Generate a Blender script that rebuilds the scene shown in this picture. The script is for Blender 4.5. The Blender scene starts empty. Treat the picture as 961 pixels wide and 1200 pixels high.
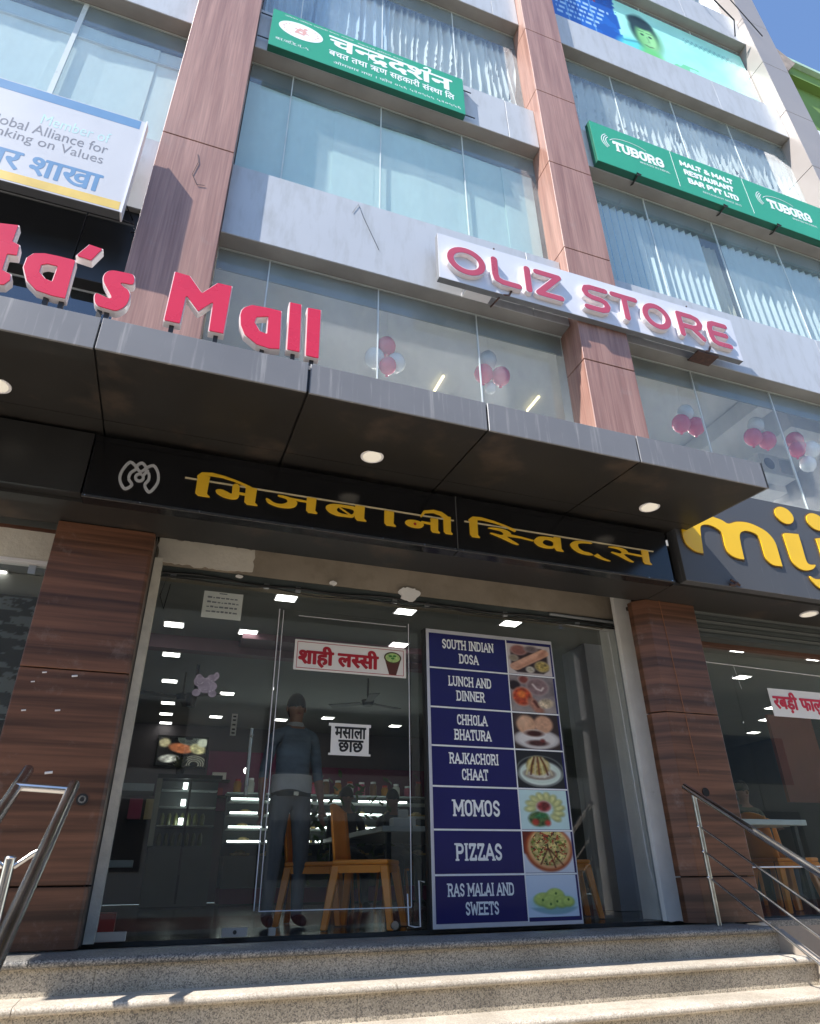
import bpy, bmesh, math, random
import numpy as np
from mathutils import Vector, Matrix
from mathutils.geometry import tessellate_polygon
random.seed(7)
rng = np.random.RandomState(5)
sc = bpy.context.scene
COL = sc.collection

# ------------------------------------------------------------------ camera
cd = bpy.data.cameras.new("camera"); cam = bpy.data.objects.new("camera", cd); COL.objects.link(cam)
yaw, pit, rol = math.radians(20.065), math.radians(28.65), math.radians(-0.773)
f_ = Vector((math.sin(yaw)*math.cos(pit), math.cos(yaw)*math.cos(pit), math.sin(pit)))
r_ = Vector((math.cos(yaw), -math.sin(yaw), 0)); u_ = r_.cross(f_)
r2 = r_*math.cos(rol)+u_*math.sin(rol); u2 = u_*math.cos(rol)-r_*math.sin(rol)
cam.matrix_world = Matrix(((r2.x, u2.x, -f_.x, 0), (r2.y, u2.y, -f_.y, 0), (r2.z, u2.z, -f_.z, .32), (0, 0, 0, 1)))
cd.sensor_fit = 'HORIZONTAL'; cd.sensor_width = 36; cd.lens = 783.86/961*36; cd.clip_end = 3000; cd.clip_start = .05
sc.camera = cam
# ------------------------------------------------------------------ light
SD = Vector((2.7, 1.0, -3.5)).normalized()          # direction the sunlight travels
w = bpy.data.worlds.new("World"); sc.world = w; w.use_nodes = True
nt = w.node_tree; sky = nt.nodes.new('ShaderNodeTexSky'); sky.sky_type = 'NISHITA'; sky.sun_disc = False
sky.sun_elevation = math.asin(-SD.z); sky.sun_rotation = math.atan2(-SD.x, -SD.y); sky.air_density = 1.0; sky.dust_density = .3; sky.ozone_density = 4.5
nt.links.new(sky.outputs[0], nt.nodes['Background'].inputs[0]); nt.nodes['Background'].inputs[1].default_value = .15
sl = bpy.data.lights.new("sun", 'SUN'); sl.energy = 5.0; sl.angle = math.radians(.5); sl.color = (1, .96, .91)
so = bpy.data.objects.new("sun", sl); COL.objects.link(so); so.rotation_euler = SD.to_track_quat('-Z', 'Y').to_euler()
so.location = (-20, -10, 30)
sc.view_settings.view_transform = 'Standard'; sc.view_settings.look = 'None'; sc.view_settings.gamma = 1
sc.view_settings.exposure = 1.0
sc.cycles.max_bounces = 8; sc.cycles.transparent_max_bounces = 16; sc.cycles.diffuse_bounces = 4; sc.cycles.glossy_bounces = 4
sc.cycles.caustics_reflective = False; sc.cycles.caustics_refractive = False; sc.cycles.sample_clamp_indirect = 4

# ------------------------------------------------------------------ materials
def lin(c): return tuple((v/12.92 if v <= .04045 else ((v+.055)/1.055)**2.4) for v in (x/255 for x in c))
def nodes(name):
    m = bpy.data.materials.new(name); m.use_nodes = True
    return m, m.node_tree, m.node_tree.nodes['Principled BSDF']
def coords(t, stretch, obj=True):
    tc = t.nodes.new('ShaderNodeTexCoord'); mp = t.nodes.new('ShaderNodeMapping'); mp.inputs['Scale'].default_value = stretch
    t.links.new(tc.outputs['Object'], mp.inputs[0]); return mp
def noise(t, src, scale, detail=4, rough=.55):
    n = t.nodes.new('ShaderNodeTexNoise'); n.inputs['Scale'].default_value = scale; n.inputs['Detail'].default_value = detail
    n.inputs['Roughness'].default_value = rough; t.links.new(src.outputs[0], n.inputs['Vector']); return n
def ramp(t, src, stops):
    r = t.nodes.new('ShaderNodeValToRGB'); el = r.color_ramp.elements
    while len(el) < len(stops): el.new(.5)
    for e, (p, c) in zip(el, stops): e.position = p; e.color = (*c, 1)
    t.links.new(src, r.inputs[0]); return r
def mixc(t, fac, a, b, mode='MIX'):
    n = t.nodes.new('ShaderNodeMix'); n.data_type = 'RGBA'; n.blend_type = mode
    for k, v in ((0, fac), (6, a), (7, b)):
        if isinstance(v, (int, float)): n.inputs[k].default_value = v
        elif isinstance(v, tuple): n.inputs[k].default_value = (*v, 1)
        else: t.links.new(v, n.inputs[k])
    return n.outputs[2]
def bump(t, b, src, s, d=.01):
    n = t.nodes.new('ShaderNodeBump'); n.inputs['Strength'].default_value = s; n.inputs['Distance'].default_value = d
    t.links.new(src, n.inputs['Height']); t.links.new(n.outputs[0], b.inputs['Normal'])
def M(name, col, rough=.5, metal=0, var=.12, scale=3, stretch=(1, 1, 1), bmp=0, bscale=60, coat=0, spec=.5, emit=None, es=1, dirt=None, dscale=2, dlo=.5, dhi=.7, dstretch=(1, 1, 1)):
    m, t, b = nodes(name)
    mp = coords(t, stretch); n = noise(t, mp, scale)
    c = ramp(t, n.outputs[0], [(.3, tuple(v*(1-var) for v in col)), (.7, tuple(min(1, v*(1+var)) for v in col))]).outputs[0]
    if dirt:
        mp2 = coords(t, dstretch); n2 = noise(t, mp2, dscale, 6, .65)
        r = ramp(t, n2.outputs[0], [(dlo, (0, 0, 0)), (dhi, (1, 1, 1))])
        c = mixc(t, r.outputs[0], c, dirt)
    t.links.new(c, b.inputs['Base Color'])
    rr = t.nodes.new('ShaderNodeMapRange'); rr.inputs[3].default_value = max(0, rough-.08); rr.inputs[4].default_value = min(1, rough+.08)
    t.links.new(n.outputs[0], rr.inputs[0]); t.links.new(rr.outputs[0], b.inputs['Roughness'])
    b.inputs['Metallic'].default_value = metal; b.inputs['Coat Weight'].default_value = coat; b.inputs['Specular IOR Level'].default_value = spec
    if emit: b.inputs['Emission Color'].default_value = (*emit, 1); b.inputs['Emission Strength'].default_value = es
    if bmp: nb = noise(t, coords(t, (1, 1, 1)), bscale, 5); bump(t, b, nb.outputs[0], bmp)
    return m
def wood(name, dark, light, stretch, rough=.35, fine=(1, 1, 1), coat=.0, soft_=.72):
    m, t, b = nodes(name)
    a = noise(t, coords(t, stretch), 1, 5, .6); c = noise(t, coords(t, fine), 1, 3, .6)
    mid = tuple((x+y)/2 for x, y in zip(dark, light))
    c1 = ramp(t, a.outputs[0], [(.40, dark), (.5, mid), (.60, light)]).outputs[0]
    sn = noise(t, coords(t, (1, 1, 1)), 3.5, 8, .75); sf_ = ramp(t, sn.outputs[0], [(.58, (0, 0, 0)), (.78, (.35, .35, .35))]); c1 = mixc(t, sf_.outputs[0], c1, (.40, .33, .29))
    g = ramp(t, c.outputs[0], [(.35, (soft_,)*3), (.65, (1.0, 1.0, 1.0))]).outputs[0]
    t.links.new(mixc(t, 1.0, c1, g, 'MULTIPLY'), b.inputs['Base Color'])
    b.inputs['Roughness'].default_value = rough; b.inputs['Coat Weight'].default_value = coat; b.inputs['Coat Roughness'].default_value = .25
    bump(t, b, c.outputs[0], .08, .004); return m
def granite(name, base, dark, light, rough=.35, sc_=150, stain=None):
    m, t, b = nodes(name); mp = coords(t, (1, 1, 1))
    v = t.nodes.new('ShaderNodeTexVoronoi'); v.inputs['Scale'].default_value = sc_; t.links.new(mp.outputs[0], v.inputs[0])
    sep = t.nodes.new('ShaderNodeSeparateColor'); t.links.new(v.outputs['Color'], sep.inputs[0])
    r = ramp(t, sep.outputs[0], [(0, dark), (.22, dark), (.32, base), (.68, base), (.8, light), (1, light)])
    r.color_ramp.interpolation = 'LINEAR'
    n = noise(t, mp, 2.5, 6, .6); g = ramp(t, n.outputs[0], [(.3, (.72, .7, .66)), (.7, (1.05, 1.03, 1))]).outputs[0]
    c = mixc(t, 1.0, r.outputs[0], g, 'MULTIPLY')
    if stain:
        n2 = noise(t, coords(t, (1, 1, 2)), 5, 6, .7); c = mixc(t, ramp(t, n2.outputs[0], [(.52, (0, 0, 0)), (.75, (.7, .7, .7))]).outputs[0], c, stain)
    t.links.new(c, b.inputs['Base Color']); b.inputs['Roughness'].default_value = rough
    bump(t, b, sep.outputs[1], .12, .002); return m
def glass(name, tint=(.93, .96, .95), add=.0, rough=0.0, dust_haze=.02, dust_haze_col=(.6, .62, .6), mul=1.7):  # the diffuse layer holds dust and painted reflection haze
    m = bpy.data.materials.new(name); m.use_nodes = True; t = m.node_tree; t.nodes.clear()
    o = t.nodes.new('ShaderNodeOutputMaterial'); tr = t.nodes.new('ShaderNodeBsdfTransparent'); tr.inputs[0].default_value = (*tint, 1)
    gl = t.nodes.new('ShaderNodeBsdfGlossy'); gl.inputs['Roughness'].default_value = rough; gl.inputs[0].default_value = (.95, .97, 1, 1)
    fr = t.nodes.new('ShaderNodeFresnel'); fr.inputs[0].default_value = 1.52
    ad = t.nodes.new('ShaderNodeMath'); ad.operation = 'MULTIPLY_ADD'; ad.inputs[1].default_value = mul; ad.inputs[2].default_value = add
    t.links.new(fr.outputs[0], ad.inputs[0]); mx = t.nodes.new('ShaderNodeMixShader')
    ge = t.nodes.new('ShaderNodeNewGeometry'); iv = t.nodes.new('ShaderNodeMath'); iv.operation = 'SUBTRACT'; iv.inputs[0].default_value = 1; t.links.new(ge.outputs['Backfacing'], iv.inputs[1])
    mu = t.nodes.new('ShaderNodeMath'); mu.operation = 'MULTIPLY'; mu.use_clamp = True; t.links.new(ad.outputs[0], mu.inputs[0]); t.links.new(iv.outputs[0], mu.inputs[1]); t.links.new(mu.outputs[0], mx.inputs[0])
    t.links.new(tr.outputs[0], mx.inputs[1]); t.links.new(gl.outputs[0], mx.inputs[2])
    di = t.nodes.new('ShaderNodeBsdfDiffuse'); di.inputs[0].default_value = (*dust_haze_col, 1); m2 = t.nodes.new('ShaderNodeMixShader')
    n = noise(t, coords(t, (1, 1, .5)), 1.7, 6, .6); mr = t.nodes.new('ShaderNodeMapRange'); mr.inputs[1].default_value = .3; mr.inputs[2].default_value = .75
    mr.inputs[3].default_value = dust_haze*.4; mr.inputs[4].default_value = dust_haze*1.6; t.links.new(n.outputs[0], mr.inputs[0])
    t.links.new(mr.outputs[0], m2.inputs[0]); t.links.new(mx.outputs[0], m2.inputs[1]); t.links.new(di.outputs[0], m2.inputs[2])
    t.links.new(m2.outputs[0], o.inputs[0]); return m
def cloth(name, col, trans=.4, var=.06):
    m, t, b = nodes(name); n = noise(t, coords(t, (6, 6, 1)), 3)
    c = ramp(t, n.outputs[0], [(.3, tuple(v*(1-var) for v in col)), (.7, col)]).outputs[0]
    t.links.new(c, b.inputs['Base Color']); b.inputs['Roughness'].default_value = .8
    tl = t.nodes.new('ShaderNodeBsdfTranslucent'); t.links.new(c, tl.inputs[0]); mx = t.nodes.new('ShaderNodeMixShader'); mx.inputs[0].default_value = trans
    out = t.nodes['Material Output']; t.links.new(b.outputs[0], mx.inputs[1]); t.links.new(tl.outputs[0], mx.inputs[2]); t.links.new(mx.outputs[0], out.inputs[0]); return m
def vcol(name, rough=.4, em=0):
    m, t, b = nodes(name); a = t.nodes.new('ShaderNodeVertexColor'); a.layer_name = 'print'
    t.links.new(a.outputs[0], b.inputs['Base Color']); b.inputs['Roughness'].default_value = rough
    if em: t.links.new(a.outputs[0], b.inputs['Emission Color']); b.inputs['Emission Strength'].default_value = em
    return m

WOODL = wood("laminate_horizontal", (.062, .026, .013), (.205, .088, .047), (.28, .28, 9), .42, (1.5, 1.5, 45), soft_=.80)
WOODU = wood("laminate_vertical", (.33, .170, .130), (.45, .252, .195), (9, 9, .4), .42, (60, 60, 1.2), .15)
SPAN = M("spandrel_composite", (.48, .49, .51), .34, var=.05, scale=.8, dirt=(.36, .36, .35), dscale=3, dlo=.48, dhi=.85, dstretch=(3, 3, .6))
SOFF = M("soffit_board", (.30, .29, .27), .6, var=.15, scale=2, bmp=.1)
ENDP = M("end_pillar_composite", (.33, .295, .275), .35, var=.05, scale=1)
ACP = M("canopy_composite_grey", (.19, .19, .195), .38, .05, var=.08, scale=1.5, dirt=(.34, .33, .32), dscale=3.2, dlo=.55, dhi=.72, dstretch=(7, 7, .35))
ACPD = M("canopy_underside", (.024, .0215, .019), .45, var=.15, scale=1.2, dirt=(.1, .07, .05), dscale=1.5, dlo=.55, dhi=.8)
BLK = M("black_gloss_board", (.008, .008, .009), .16, var=.3, scale=2)
BLK2 = M("black_dull", (.012, .012, .012), .5, var=.3)
BLKD = M("dark_board_and_shadow", (.024, .023, .022), .35, var=.2, scale=1.3)
MIJB = M("charcoal_board", (.075, .076, .080), .45, .0, var=.06, scale=1, dirt=(.2, .2, .21), dscale=3, dlo=.62, dhi=.78, dstretch=(6, 6, .3))
YEL = M("yellow_letter", (.83, .50, .01), .35, var=.04)
YELD = M("gold_letter", (.85, .50, .03), .35, var=.06)
CREAML = M("cream_line", (.62, .52, .33), .4)
SILV = M("silver_logo", (.55, .55, .56), .35, .2)
RED = M("red_acrylic", (.66, .022, .06), .28, var=.05, coat=.3)
RIM = M("letter_return", (.78, .70, .68), .4, var=.08)
PINK = M("pink_acrylic", (.48, .075, .115), .3, var=.06)
WHT = M("white_trim", (.82, .80, .80), .35, var=.03)
OLZ = M("sign_board_white", (.66, .66, .70), .25, var=.04, scale=2, coat=.2)
STEEL = M("brushed_steel", (.60, .58, .56), .22, 1, var=.08, scale=6)
ALU = M("aluminium", (.55, .56, .57), .35, .8)
DKST = M("dark_bracket", (.03, .028, .027), .5)
RUST = M("rusty_dark_metal", (.08, .04, .03), .7, var=.4, scale=20)
BEIGE = M("beige_plaster", (.30, .25, .19), .85, var=.16, scale=3, bmp=.3, bscale=25, dirt=(.22, .18, .13), dscale=2.6, dlo=.5, dhi=.7)
CREAM = M("cream_plaster", (.66, .61, .52), .85, var=.08, scale=5, bmp=.5, bscale=30, dirt=(.33, .26, .18), dscale=6, dlo=.66, dhi=.76)
WPL = M("white_plaster", (.88, .85, .80), .8, var=.06, scale=6, bmp=.4, bscale=30, dirt=(.42, .38, .3), dscale=4, dlo=.68, dhi=.8)
RAILG = M("grey_green_rail", (.055, .065, .062), .5, var=.2)
GL = glass("shop_glass", (.96, .98, .975), .0, 0, .007, mul=1.75)
GLU = glass("upper_glass", (.95, .985, .98), .04, 0, .10, (.72, .80, .80), 1.0)  # pale diffuse share also paints bright haze over the panes
GL1 = glass("mall_glass", (.96, .98, .975), .0, 0, .13, (.66, .66, .64), 1.0)  # grey diffuse share paints hazy reflection besides the dust
GLD = glass("dark_tinted_glass", (.12, .14, .15), .06, 0, .02)
GEDGE = M("glass_edge_strip", (.62, .66, .65), .3, var=.05)
MINT = cloth("mint_blind", (.80, .93, .90), .25)
BLUEB = cloth("blue_blind", (.40, .58, .78), .25)
SHEER = cloth("white_sheer", (.93, .93, .92), .3)
SHEER2 = cloth("pale_blue_sheer", (.68, .80, .94), .3)
CREAMC = cloth("cream_drape", (.72, .66, .52), .4)
GREEN = M("green_flex", (.035, .33, .19), .35, var=.05, scale=1)
GREEND = M("dark_green_flex", (.008, .11, .065), .4)
PRW = M("white_print", (.85, .86, .84), .4, var=.02)
NAVY = M("navy_print", (.011, .010, .105), .3, var=.08, scale=2)
BLUEP = M("blue_print", (.13, .27, .45), .4, var=.03)
GREYP = M("grey_print", (.22, .22, .24), .4)
AQUAP = M("aqua_print", (.48, .66, .63), .4)
YELP = M("ochre_print", (.72, .50, .12), .4)
LBOX = M("white_flex", (.55, .55, .57), .45, var=.02)
REDP = M("red_print", (.42, .012, .02), .4)
BLACKP = M("black_marker", (.01, .01, .01), .6)
PAPER = M("paper", (.80, .77, .72), .7, var=.04)
GRAN = granite("granite_riser", (.46, .41, .33), (.23, .21, .18), (.60, .54, .44), .6, 190)
GRANT = granite("granite_tread", (.50, .455, .39), (.37, .325, .27), (.63, .57, .48), .45, 190, (.27, .22, .16))
GRANF = granite("granite_floor", (.20, .195, .185), (.08, .08, .078), (.36, .34, .31), .42, 170)
CONC = M("concrete", (.30, .28, .25), .85, var=.2, scale=2, bmp=.4, bscale=30)
ASPH = M("dusty_asphalt", (.26, .235, .20), .9, var=.25, scale=4, bmp=.5, bscale=80)
PAVE = M("pavement_stone", (.50, .44, .36), .8, var=.15, scale=3, bmp=.2)
INW = M("interior_grey_wall", (.11, .095, .105), .6, var=.08)
INC = M("interior_ceiling", (.26, .26, .245), .8, var=.05)
INF = M("interior_floor", (.05, .05, .05), .2, var=.2, scale=3)
MAG = M("magenta_paint", (.19, .018, .085), .45, var=.15)
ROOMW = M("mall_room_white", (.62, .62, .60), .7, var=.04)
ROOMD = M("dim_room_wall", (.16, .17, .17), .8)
LEDM = M("led_panel", (.9, .9, .9), .4, emit=(1, .98, .92), es=3.5)
LEDC = M("cool_strip", (.9, .9, .9), .4, emit=(.88, 1, .95), es=2.8)
TUBEY = M("warm_tube", (.9, .85, .6), .4, emit=(1, .84, .45), es=1.6)
FILLTUBE = M("fill_tube", (.9, .9, .9), .4, emit=(1, .98, .93), es=75)  # added fill light for the mall room
DLM = M("downlight_disc", (.72, .68, .58), .5, var=.03, emit=(1, .9, .74), es=.22)
ORG = M("orange_plastic", (.85, .27, .02), .35, var=.07)
TBL = M("table_white", (.42, .47, .46), .3)
SKIN = M("skin", (.27, .14, .09), .55, var=.1, scale=12)
HAIR = M("black_hair", (.012, .01, .009), .6)
SHIRT_REFL = M("reflection_dark_shirt", (.10, .14, .19), .8, var=.35, scale=5, stretch=(1, 1, 2.5), bmp=.9, bscale=9)  # dark upper shirt colour stands in for a reflection in the glass
SHIRTW = M("pale_shirt", (.42, .43, .43), .8, var=.1, scale=8)
TROU = M("grey_trousers", (.15, .16, .17), .8, var=.3, scale=5, stretch=(2, 2, .6), bmp=.9, bscale=9)
DARKC = M("dark_clothes", (.06, .06, .07), .8, var=.2)
SHOE = M("dark_shoe", (.02, .02, .02), .5)
BALR = M("pink_balloon", (.72, .07, .14), .25, coat=.4)
BALW = M("white_balloon", (.78, .80, .80), .25, coat=.4)
STR = M("string_white", (.7, .7, .68), .6)
WIRE = M("black_cable", (.012, .012, .012), .5)
LEAF = M("leaf_green", (.06, .12, .03), .6, var=.4, scale=20)
NGREEN = M("green_paint_wall", (.16, .27, .06), .7, var=.15, scale=.6)
NROOF = M("light_green_sheet", (.42, .58, .45), .5)
NBRN = M("weathered_eave", (.30, .24, .2), .8, var=.3, scale=4)
OPW = M("opposite_wall", (.42, .41, .38), .8, var=.1, scale=.6)
OPG = M("opposite_window", (.02, .025, .03), .15)
OPR = M("opposite_red_base", (.30, .08, .07), .7)
PICM = vcol("colour_print", .35); GLOWPIC = vcol("glowing_picture", .2, .55)  # the second print glows in place of glare on a wall picture
BOXW = M("fridge_side", (.10, .11, .11), .4)
FOOD = M("sweets_tray", (.42, .30, .12), .6, var=.4, scale=25)
REDB = M("red_plastic", (.45, .03, .02), .4)

# ------------------------------------------------------------------ mesh helpers
class MB:
    def __init__(s): s.v = []; s.f = []; s.m = []; s.c = None
    def add(s, vs, fs, m=0):
        n = len(s.v); s.v += [tuple(map(float, p)) for p in vs]; s.f += [tuple(i+n for i in q) for q in fs]; s.m += [m]*len(fs); return s
    def box(s, x0, x1, y0, y1, z0, z1, m=0):
        x0, x1 = min(x0, x1), max(x0, x1); y0, y1 = min(y0, y1), max(y0, y1); z0, z1 = min(z0, z1), max(z0, z1)
        return s.add([(x0, y0, z0), (x1, y0, z0), (x1, y1, z0), (x0, y1, z0), (x0, y0, z1), (x1, y0, z1), (x1, y1, z1), (x0, y1, z1)],
                     [(0, 3, 2, 1), (4, 5, 6, 7), (0, 1, 5, 4), (1, 2, 6, 5), (2, 3, 7, 6), (3, 0, 4, 7)], m)
    def prism(s, poly, z0, z1, axis='z', m=0):
        """poly is CCW seen from +axis."""
        n = len(poly); a0, a1 = z0, z1
        def P(p, h): return {'z': (p[0], p[1], h), 'x': (h, p[0], p[1]), 'y': (p[0], h, p[1])}[axis]
        return s.add([P(p, a0) for p in poly]+[P(p, a1) for p in poly],
                     [tuple(range(n-1, -1, -1)), tuple(range(n, 2*n))]+[(i, (i+1) % n, n+(i+1) % n, n+i) for i in range(n)], m)
    def tube(s, pts, r, n=10, m=0, cap=True):
        pts = [Vector(p) for p in pts]; rs = r if isinstance(r, (list, tuple)) else [r]*len(pts); base = len(s.v); prev = None
        for i, p in enumerate(pts):
            d = (pts[min(i+1, len(pts)-1)]-pts[max(i-1, 0)]).normalized()
            a = prev-d*prev.dot(d) if prev is not None else d.orthogonal()
            a = a.normalized() if a.length > 1e-6 else d.orthogonal().normalized(); prev = a; b = d.cross(a)
            for k in range(n):
                t = 2*math.pi*k/n; s.v.append(tuple(p+(a*math.cos(t)+b*math.sin(t))*rs[i]))
        for i in range(len(pts)-1):
            for k in range(n):
                s.f.append((base+i*n+k, base+i*n+(k+1) % n, base+(i+1)*n+(k+1) % n, base+(i+1)*n+k)); s.m.append(m)
        if cap:
            s.f.append(tuple(base+k for k in range(n-1, -1, -1))); s.m.append(m)
            e = base+(len(pts)-1)*n; s.f.append(tuple(e+k for k in range(n))); s.m.append(m)
        return s
    def ball(s, c, r, nu=14, nv=9, m=0, sx=1, sy=1, sz=1):
        b = len(s.v)
        for j in range(nv+1):
            ph = math.pi*j/nv
            for i in range(nu):
                th = 2*math.pi*i/nu; s.v.append((c[0]+r*sx*math.sin(ph)*math.cos(th), c[1]+r*sy*math.sin(ph)*math.sin(th), c[2]+r*sz*math.cos(ph)))
        for j in range(nv):
            for i in range(nu):
                s.f.append((b+j*nu+i, b+(j+1)*nu+i, b+(j+1)*nu+(i+1) % nu, b+j*nu+(i+1) % nu)); s.m.append(m)
        return s
    def disc(s, c, r, n=24, axis='z', m=0, flip=False):
        b = len(s.v); 
        for i in range(n):
            t = 2*math.pi*i/n; a, d = r*math.cos(t), r*math.sin(t)
            s.v.append({'z': (c[0]+a, c[1]+d, c[2]), 'y': (c[0]+a, c[1], c[2]+d)}[axis])
        q = tuple(range(b, b+n)); s.f.append(q[::-1] if flip else q); s.m.append(m); return s
    def build(s, name, mats, parent=None, smooth=False, bevel=0, bseg=1, loc=None):
        if not isinstance(mats, (list, tuple)): mats = [mats]
        V = np.array(s.v, float)
        if parent is not None: o0 = parent['_w'] if '_w' in parent.keys() else (0, 0, 0)
        else: o0 = loc if loc is not None else ((V[:, 0].min()+V[:, 0].max())/2, (V[:, 1].min()+V[:, 1].max())/2, V[:, 2].min())
        V = V-np.array(list(o0))
        me = bpy.data.meshes.new(name); me.from_pydata(V.tolist(), [], s.f)
        for m in mats: me.materials.append(m)
        me.polygons.foreach_set('material_index', s.m); me.polygons.foreach_set('use_smooth', [smooth]*len(s.f))
        if s.c is not None:
            a = me.color_attributes.new('print', 'FLOAT_COLOR', 'POINT'); a.data.foreach_set('color', np.array(s.c, np.float32).ravel())
        me.update(); ob = bpy.data.objects.new(name, me); COL.objects.link(ob)
        if parent is not None: ob.parent = parent
        else: ob.location = o0
        ob['_w'] = [float(x) for x in o0]
        if bevel:
            md = ob.modifiers.new('bevel', 'BEVEL'); md.width = bevel; md.segments = bseg; md.limit_method = 'ANGLE'; md.angle_limit = math.radians(40)
        if smooth:
            try: me.set_sharp_from_angle(angle=math.radians(42))
            except Exception: pass
        return ob
def tag(o, label=None, cat=None, group=None, kind=None):
    for k, v in (('label', label), ('category', cat), ('group', group), ('kind', kind)):
        if v: o[k] = v
    return o
def thing(name, label, cat, loc=(0, 0, 0), group=None, kind=None):
    o = bpy.data.objects.new(name, None); COL.objects.link(o); o.location = loc; o['_w'] = [float(v) for v in loc]; o.empty_display_size = .1
    return tag(o, label, cat, group, kind)
def struct(mb, name, mat, **k): return tag(mb.build(name, mat, **k), kind='structure')
def B(*a): return MB().box(*a)
def copy_tree(o, loc, rz=0, parent=None):
    c = o.copy(); COL.objects.link(c); c.parent = parent
    if parent is None: c.location = loc; c.rotation_euler = (0, 0, rz)
    for ch in [x for x in bpy.data.objects if x.parent == o]: copy_tree(ch, None, 0, c)
    return c

# ------------------------------------------------------------------ 2D shapes as distance fields
def grid(x0, x1, z0, z1, h):
    xs = np.arange(x0, x1+h, h); zs = np.arange(z0, z1+h, h); X, Z = np.meshgrid(xs, zs); return xs, zs, X, Z
def seg_d(X, Z, a, b):
    ax, az = a; dx, dz = b[0]-ax, b[1]-az; L = dx*dx+dz*dz+1e-12
    t = np.clip(((X-ax)*dx+(Z-az)*dz)/L, 0, 1); return np.hypot(X-ax-t*dx, Z-az-t*dz), t
def f_poly(X, Z, pts):
    d = np.full(X.shape, 1e9); ins = np.zeros(X.shape, bool); n = len(pts)
    for i in range(n):
        a, b = pts[i], pts[(i+1) % n]; dd, _ = seg_d(X, Z, a, b); d = np.minimum(d, dd)
        if a[1] != b[1]:
            c = ((a[1] > Z) != (b[1] > Z)) & (X < (b[0]-a[0])*(Z-a[1])/(b[1]-a[1])+a[0]); ins ^= c
    return np.where(ins, -d, d)
def f_edges(X, Z, E):
    d = np.full(X.shape, 1e9); ins = np.zeros(X.shape, bool)
    for ax, az, bx, bz in E:
        dd, _ = seg_d(X, Z, (ax, az), (bx, bz)); d = np.minimum(d, dd)
        if az != bz: ins ^= ((az > Z) != (bz > Z)) & (X < (bx-ax)*(Z-az)/(bz-az)+ax)
    return np.where(ins, -d, d)
def f_stroke(X, Z, pts, r):
    rs = r if isinstance(r, (list, tuple)) else [r]*len(pts); d = np.full(X.shape, 1e9)
    for i in range(len(pts)-1):
        dd, t = seg_d(X, Z, pts[i], pts[i+1]); d = np.minimum(d, dd-(rs[i]*(1-t)+rs[i+1]*t))
    return d
def f_ell(X, Z, c, rx, rz):
    q = np.hypot((X-c[0])/rx, (Z-c[1])/rz); return (q-1)*min(rx, rz)
def arc(cx, cz, rx, rz, a0, a1, n=12):
    return [(cx+rx*math.cos(math.radians(a0+(a1-a0)*i/n)), cz+rz*math.sin(math.radians(a0+(a1-a0)*i/n))) for i in range(n+1)]
def spline(pts, n=6, closed=True):
    """Catmull-Rom smoothing of a traced outline"""
    out = []; N = len(pts)
    for i in range(N if closed else N-1):
        p = [pts[(i+k) % N] if closed else pts[min(max(i+k, 0), N-1)] for k in (-1, 0, 1, 2)]
        for j in range(n):
            t = j/n
            out.append(tuple(.5*((2*p[1][d])+(-p[0][d]+p[2][d])*t+(2*p[0][d]-5*p[1][d]+4*p[2][d]-p[3][d])*t*t+(-p[0][d]+3*p[1][d]-3*p[2][d]+p[3][d])*t**3) for d in (0, 1)))
    return out
def loops(F, xs, zs):
    """marching squares at 0; inside is negative"""
    F = np.where(F == 0, 1e-9, F); hh = (xs[1]-xs[0])*.3
    for q in (F[0], F[-1], F[:, 0], F[:, -1]): np.maximum(q, hh, out=q)
    ny, nx = F.shape; s = F < 0
    code = s[:-1, :-1]*1+s[:-1, 1:]*2+s[1:, 1:]*4+s[1:, :-1]*8
    TBLE = {1: [(3, 0)], 2: [(0, 1)], 3: [(3, 1)], 4: [(1, 2)], 5: [(3, 2), (1, 0)], 6: [(0, 2)], 7: [(3, 2)], 8: [(2, 3)], 9: [(2, 0)], 10: [(0, 3), (2, 1)], 11: [(2, 1)], 12: [(1, 3)], 13: [(1, 0)], 14: [(0, 3)]}
    nxt = {}; pos = {}
    def ek(j, i, e): return {0: ('h', j, i), 1: ('v', j, i+1), 2: ('h', j+1, i), 3: ('v', j, i)}[e]
    def pt(k):
        if k in pos: return
        t, j, i = k
        if t == 'h': a, b = F[j, i], F[j, i+1]; q = a/(a-b); pos[k] = (xs[i]+(xs[i+1]-xs[i])*q, zs[j])
        else: a, b = F[j, i], F[j+1, i]; q = a/(a-b); pos[k] = (xs[i], zs[j]+(zs[j+1]-zs[j])*q)
    for j, i in zip(*np.nonzero((code > 0) & (code < 15))):
        for a, b in TBLE[int(code[j, i])]:
            ka, kb = ek(j, i, a), ek(j, i, b); pt(ka); pt(kb); nxt[ka] = kb
    out = []
    while nxt:
        k0 = next(iter(nxt)); k = k0; L = []
        while k in nxt: L.append(pos[k]); k = nxt.pop(k)
        if len(L) > 4: out.append(L)
    return out
def simp(L, tol):
    P = np.array(L); n = len(P); keep = np.zeros(n, bool); far = int(np.argmax(np.hypot(*(P-P[0]).T))); keep[0] = keep[far] = True; st = [(0, far), (far, n)]
    while st:
        a, b = st.pop()
        if b-a < 2: continue
        A, Bp = P[a], P[b % n]; d = Bp-A; q = P[a+1:b]-A; l = np.hypot(*d)+1e-12; e = np.abs(d[0]*q[:, 1]-d[1]*q[:, 0])/l; k = int(np.argmax(e))
        if e[k] > tol: keep[a+1+k] = True; st += [(a, a+1+k), (a+1+k, b)]
    return [tuple(p) for p in P[keep]]
def area(L): return .5*sum(L[i][0]*L[(i+1) % len(L)][1]-L[(i+1) % len(L)][0]*L[i][1] for i in range(len(L)))
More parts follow.
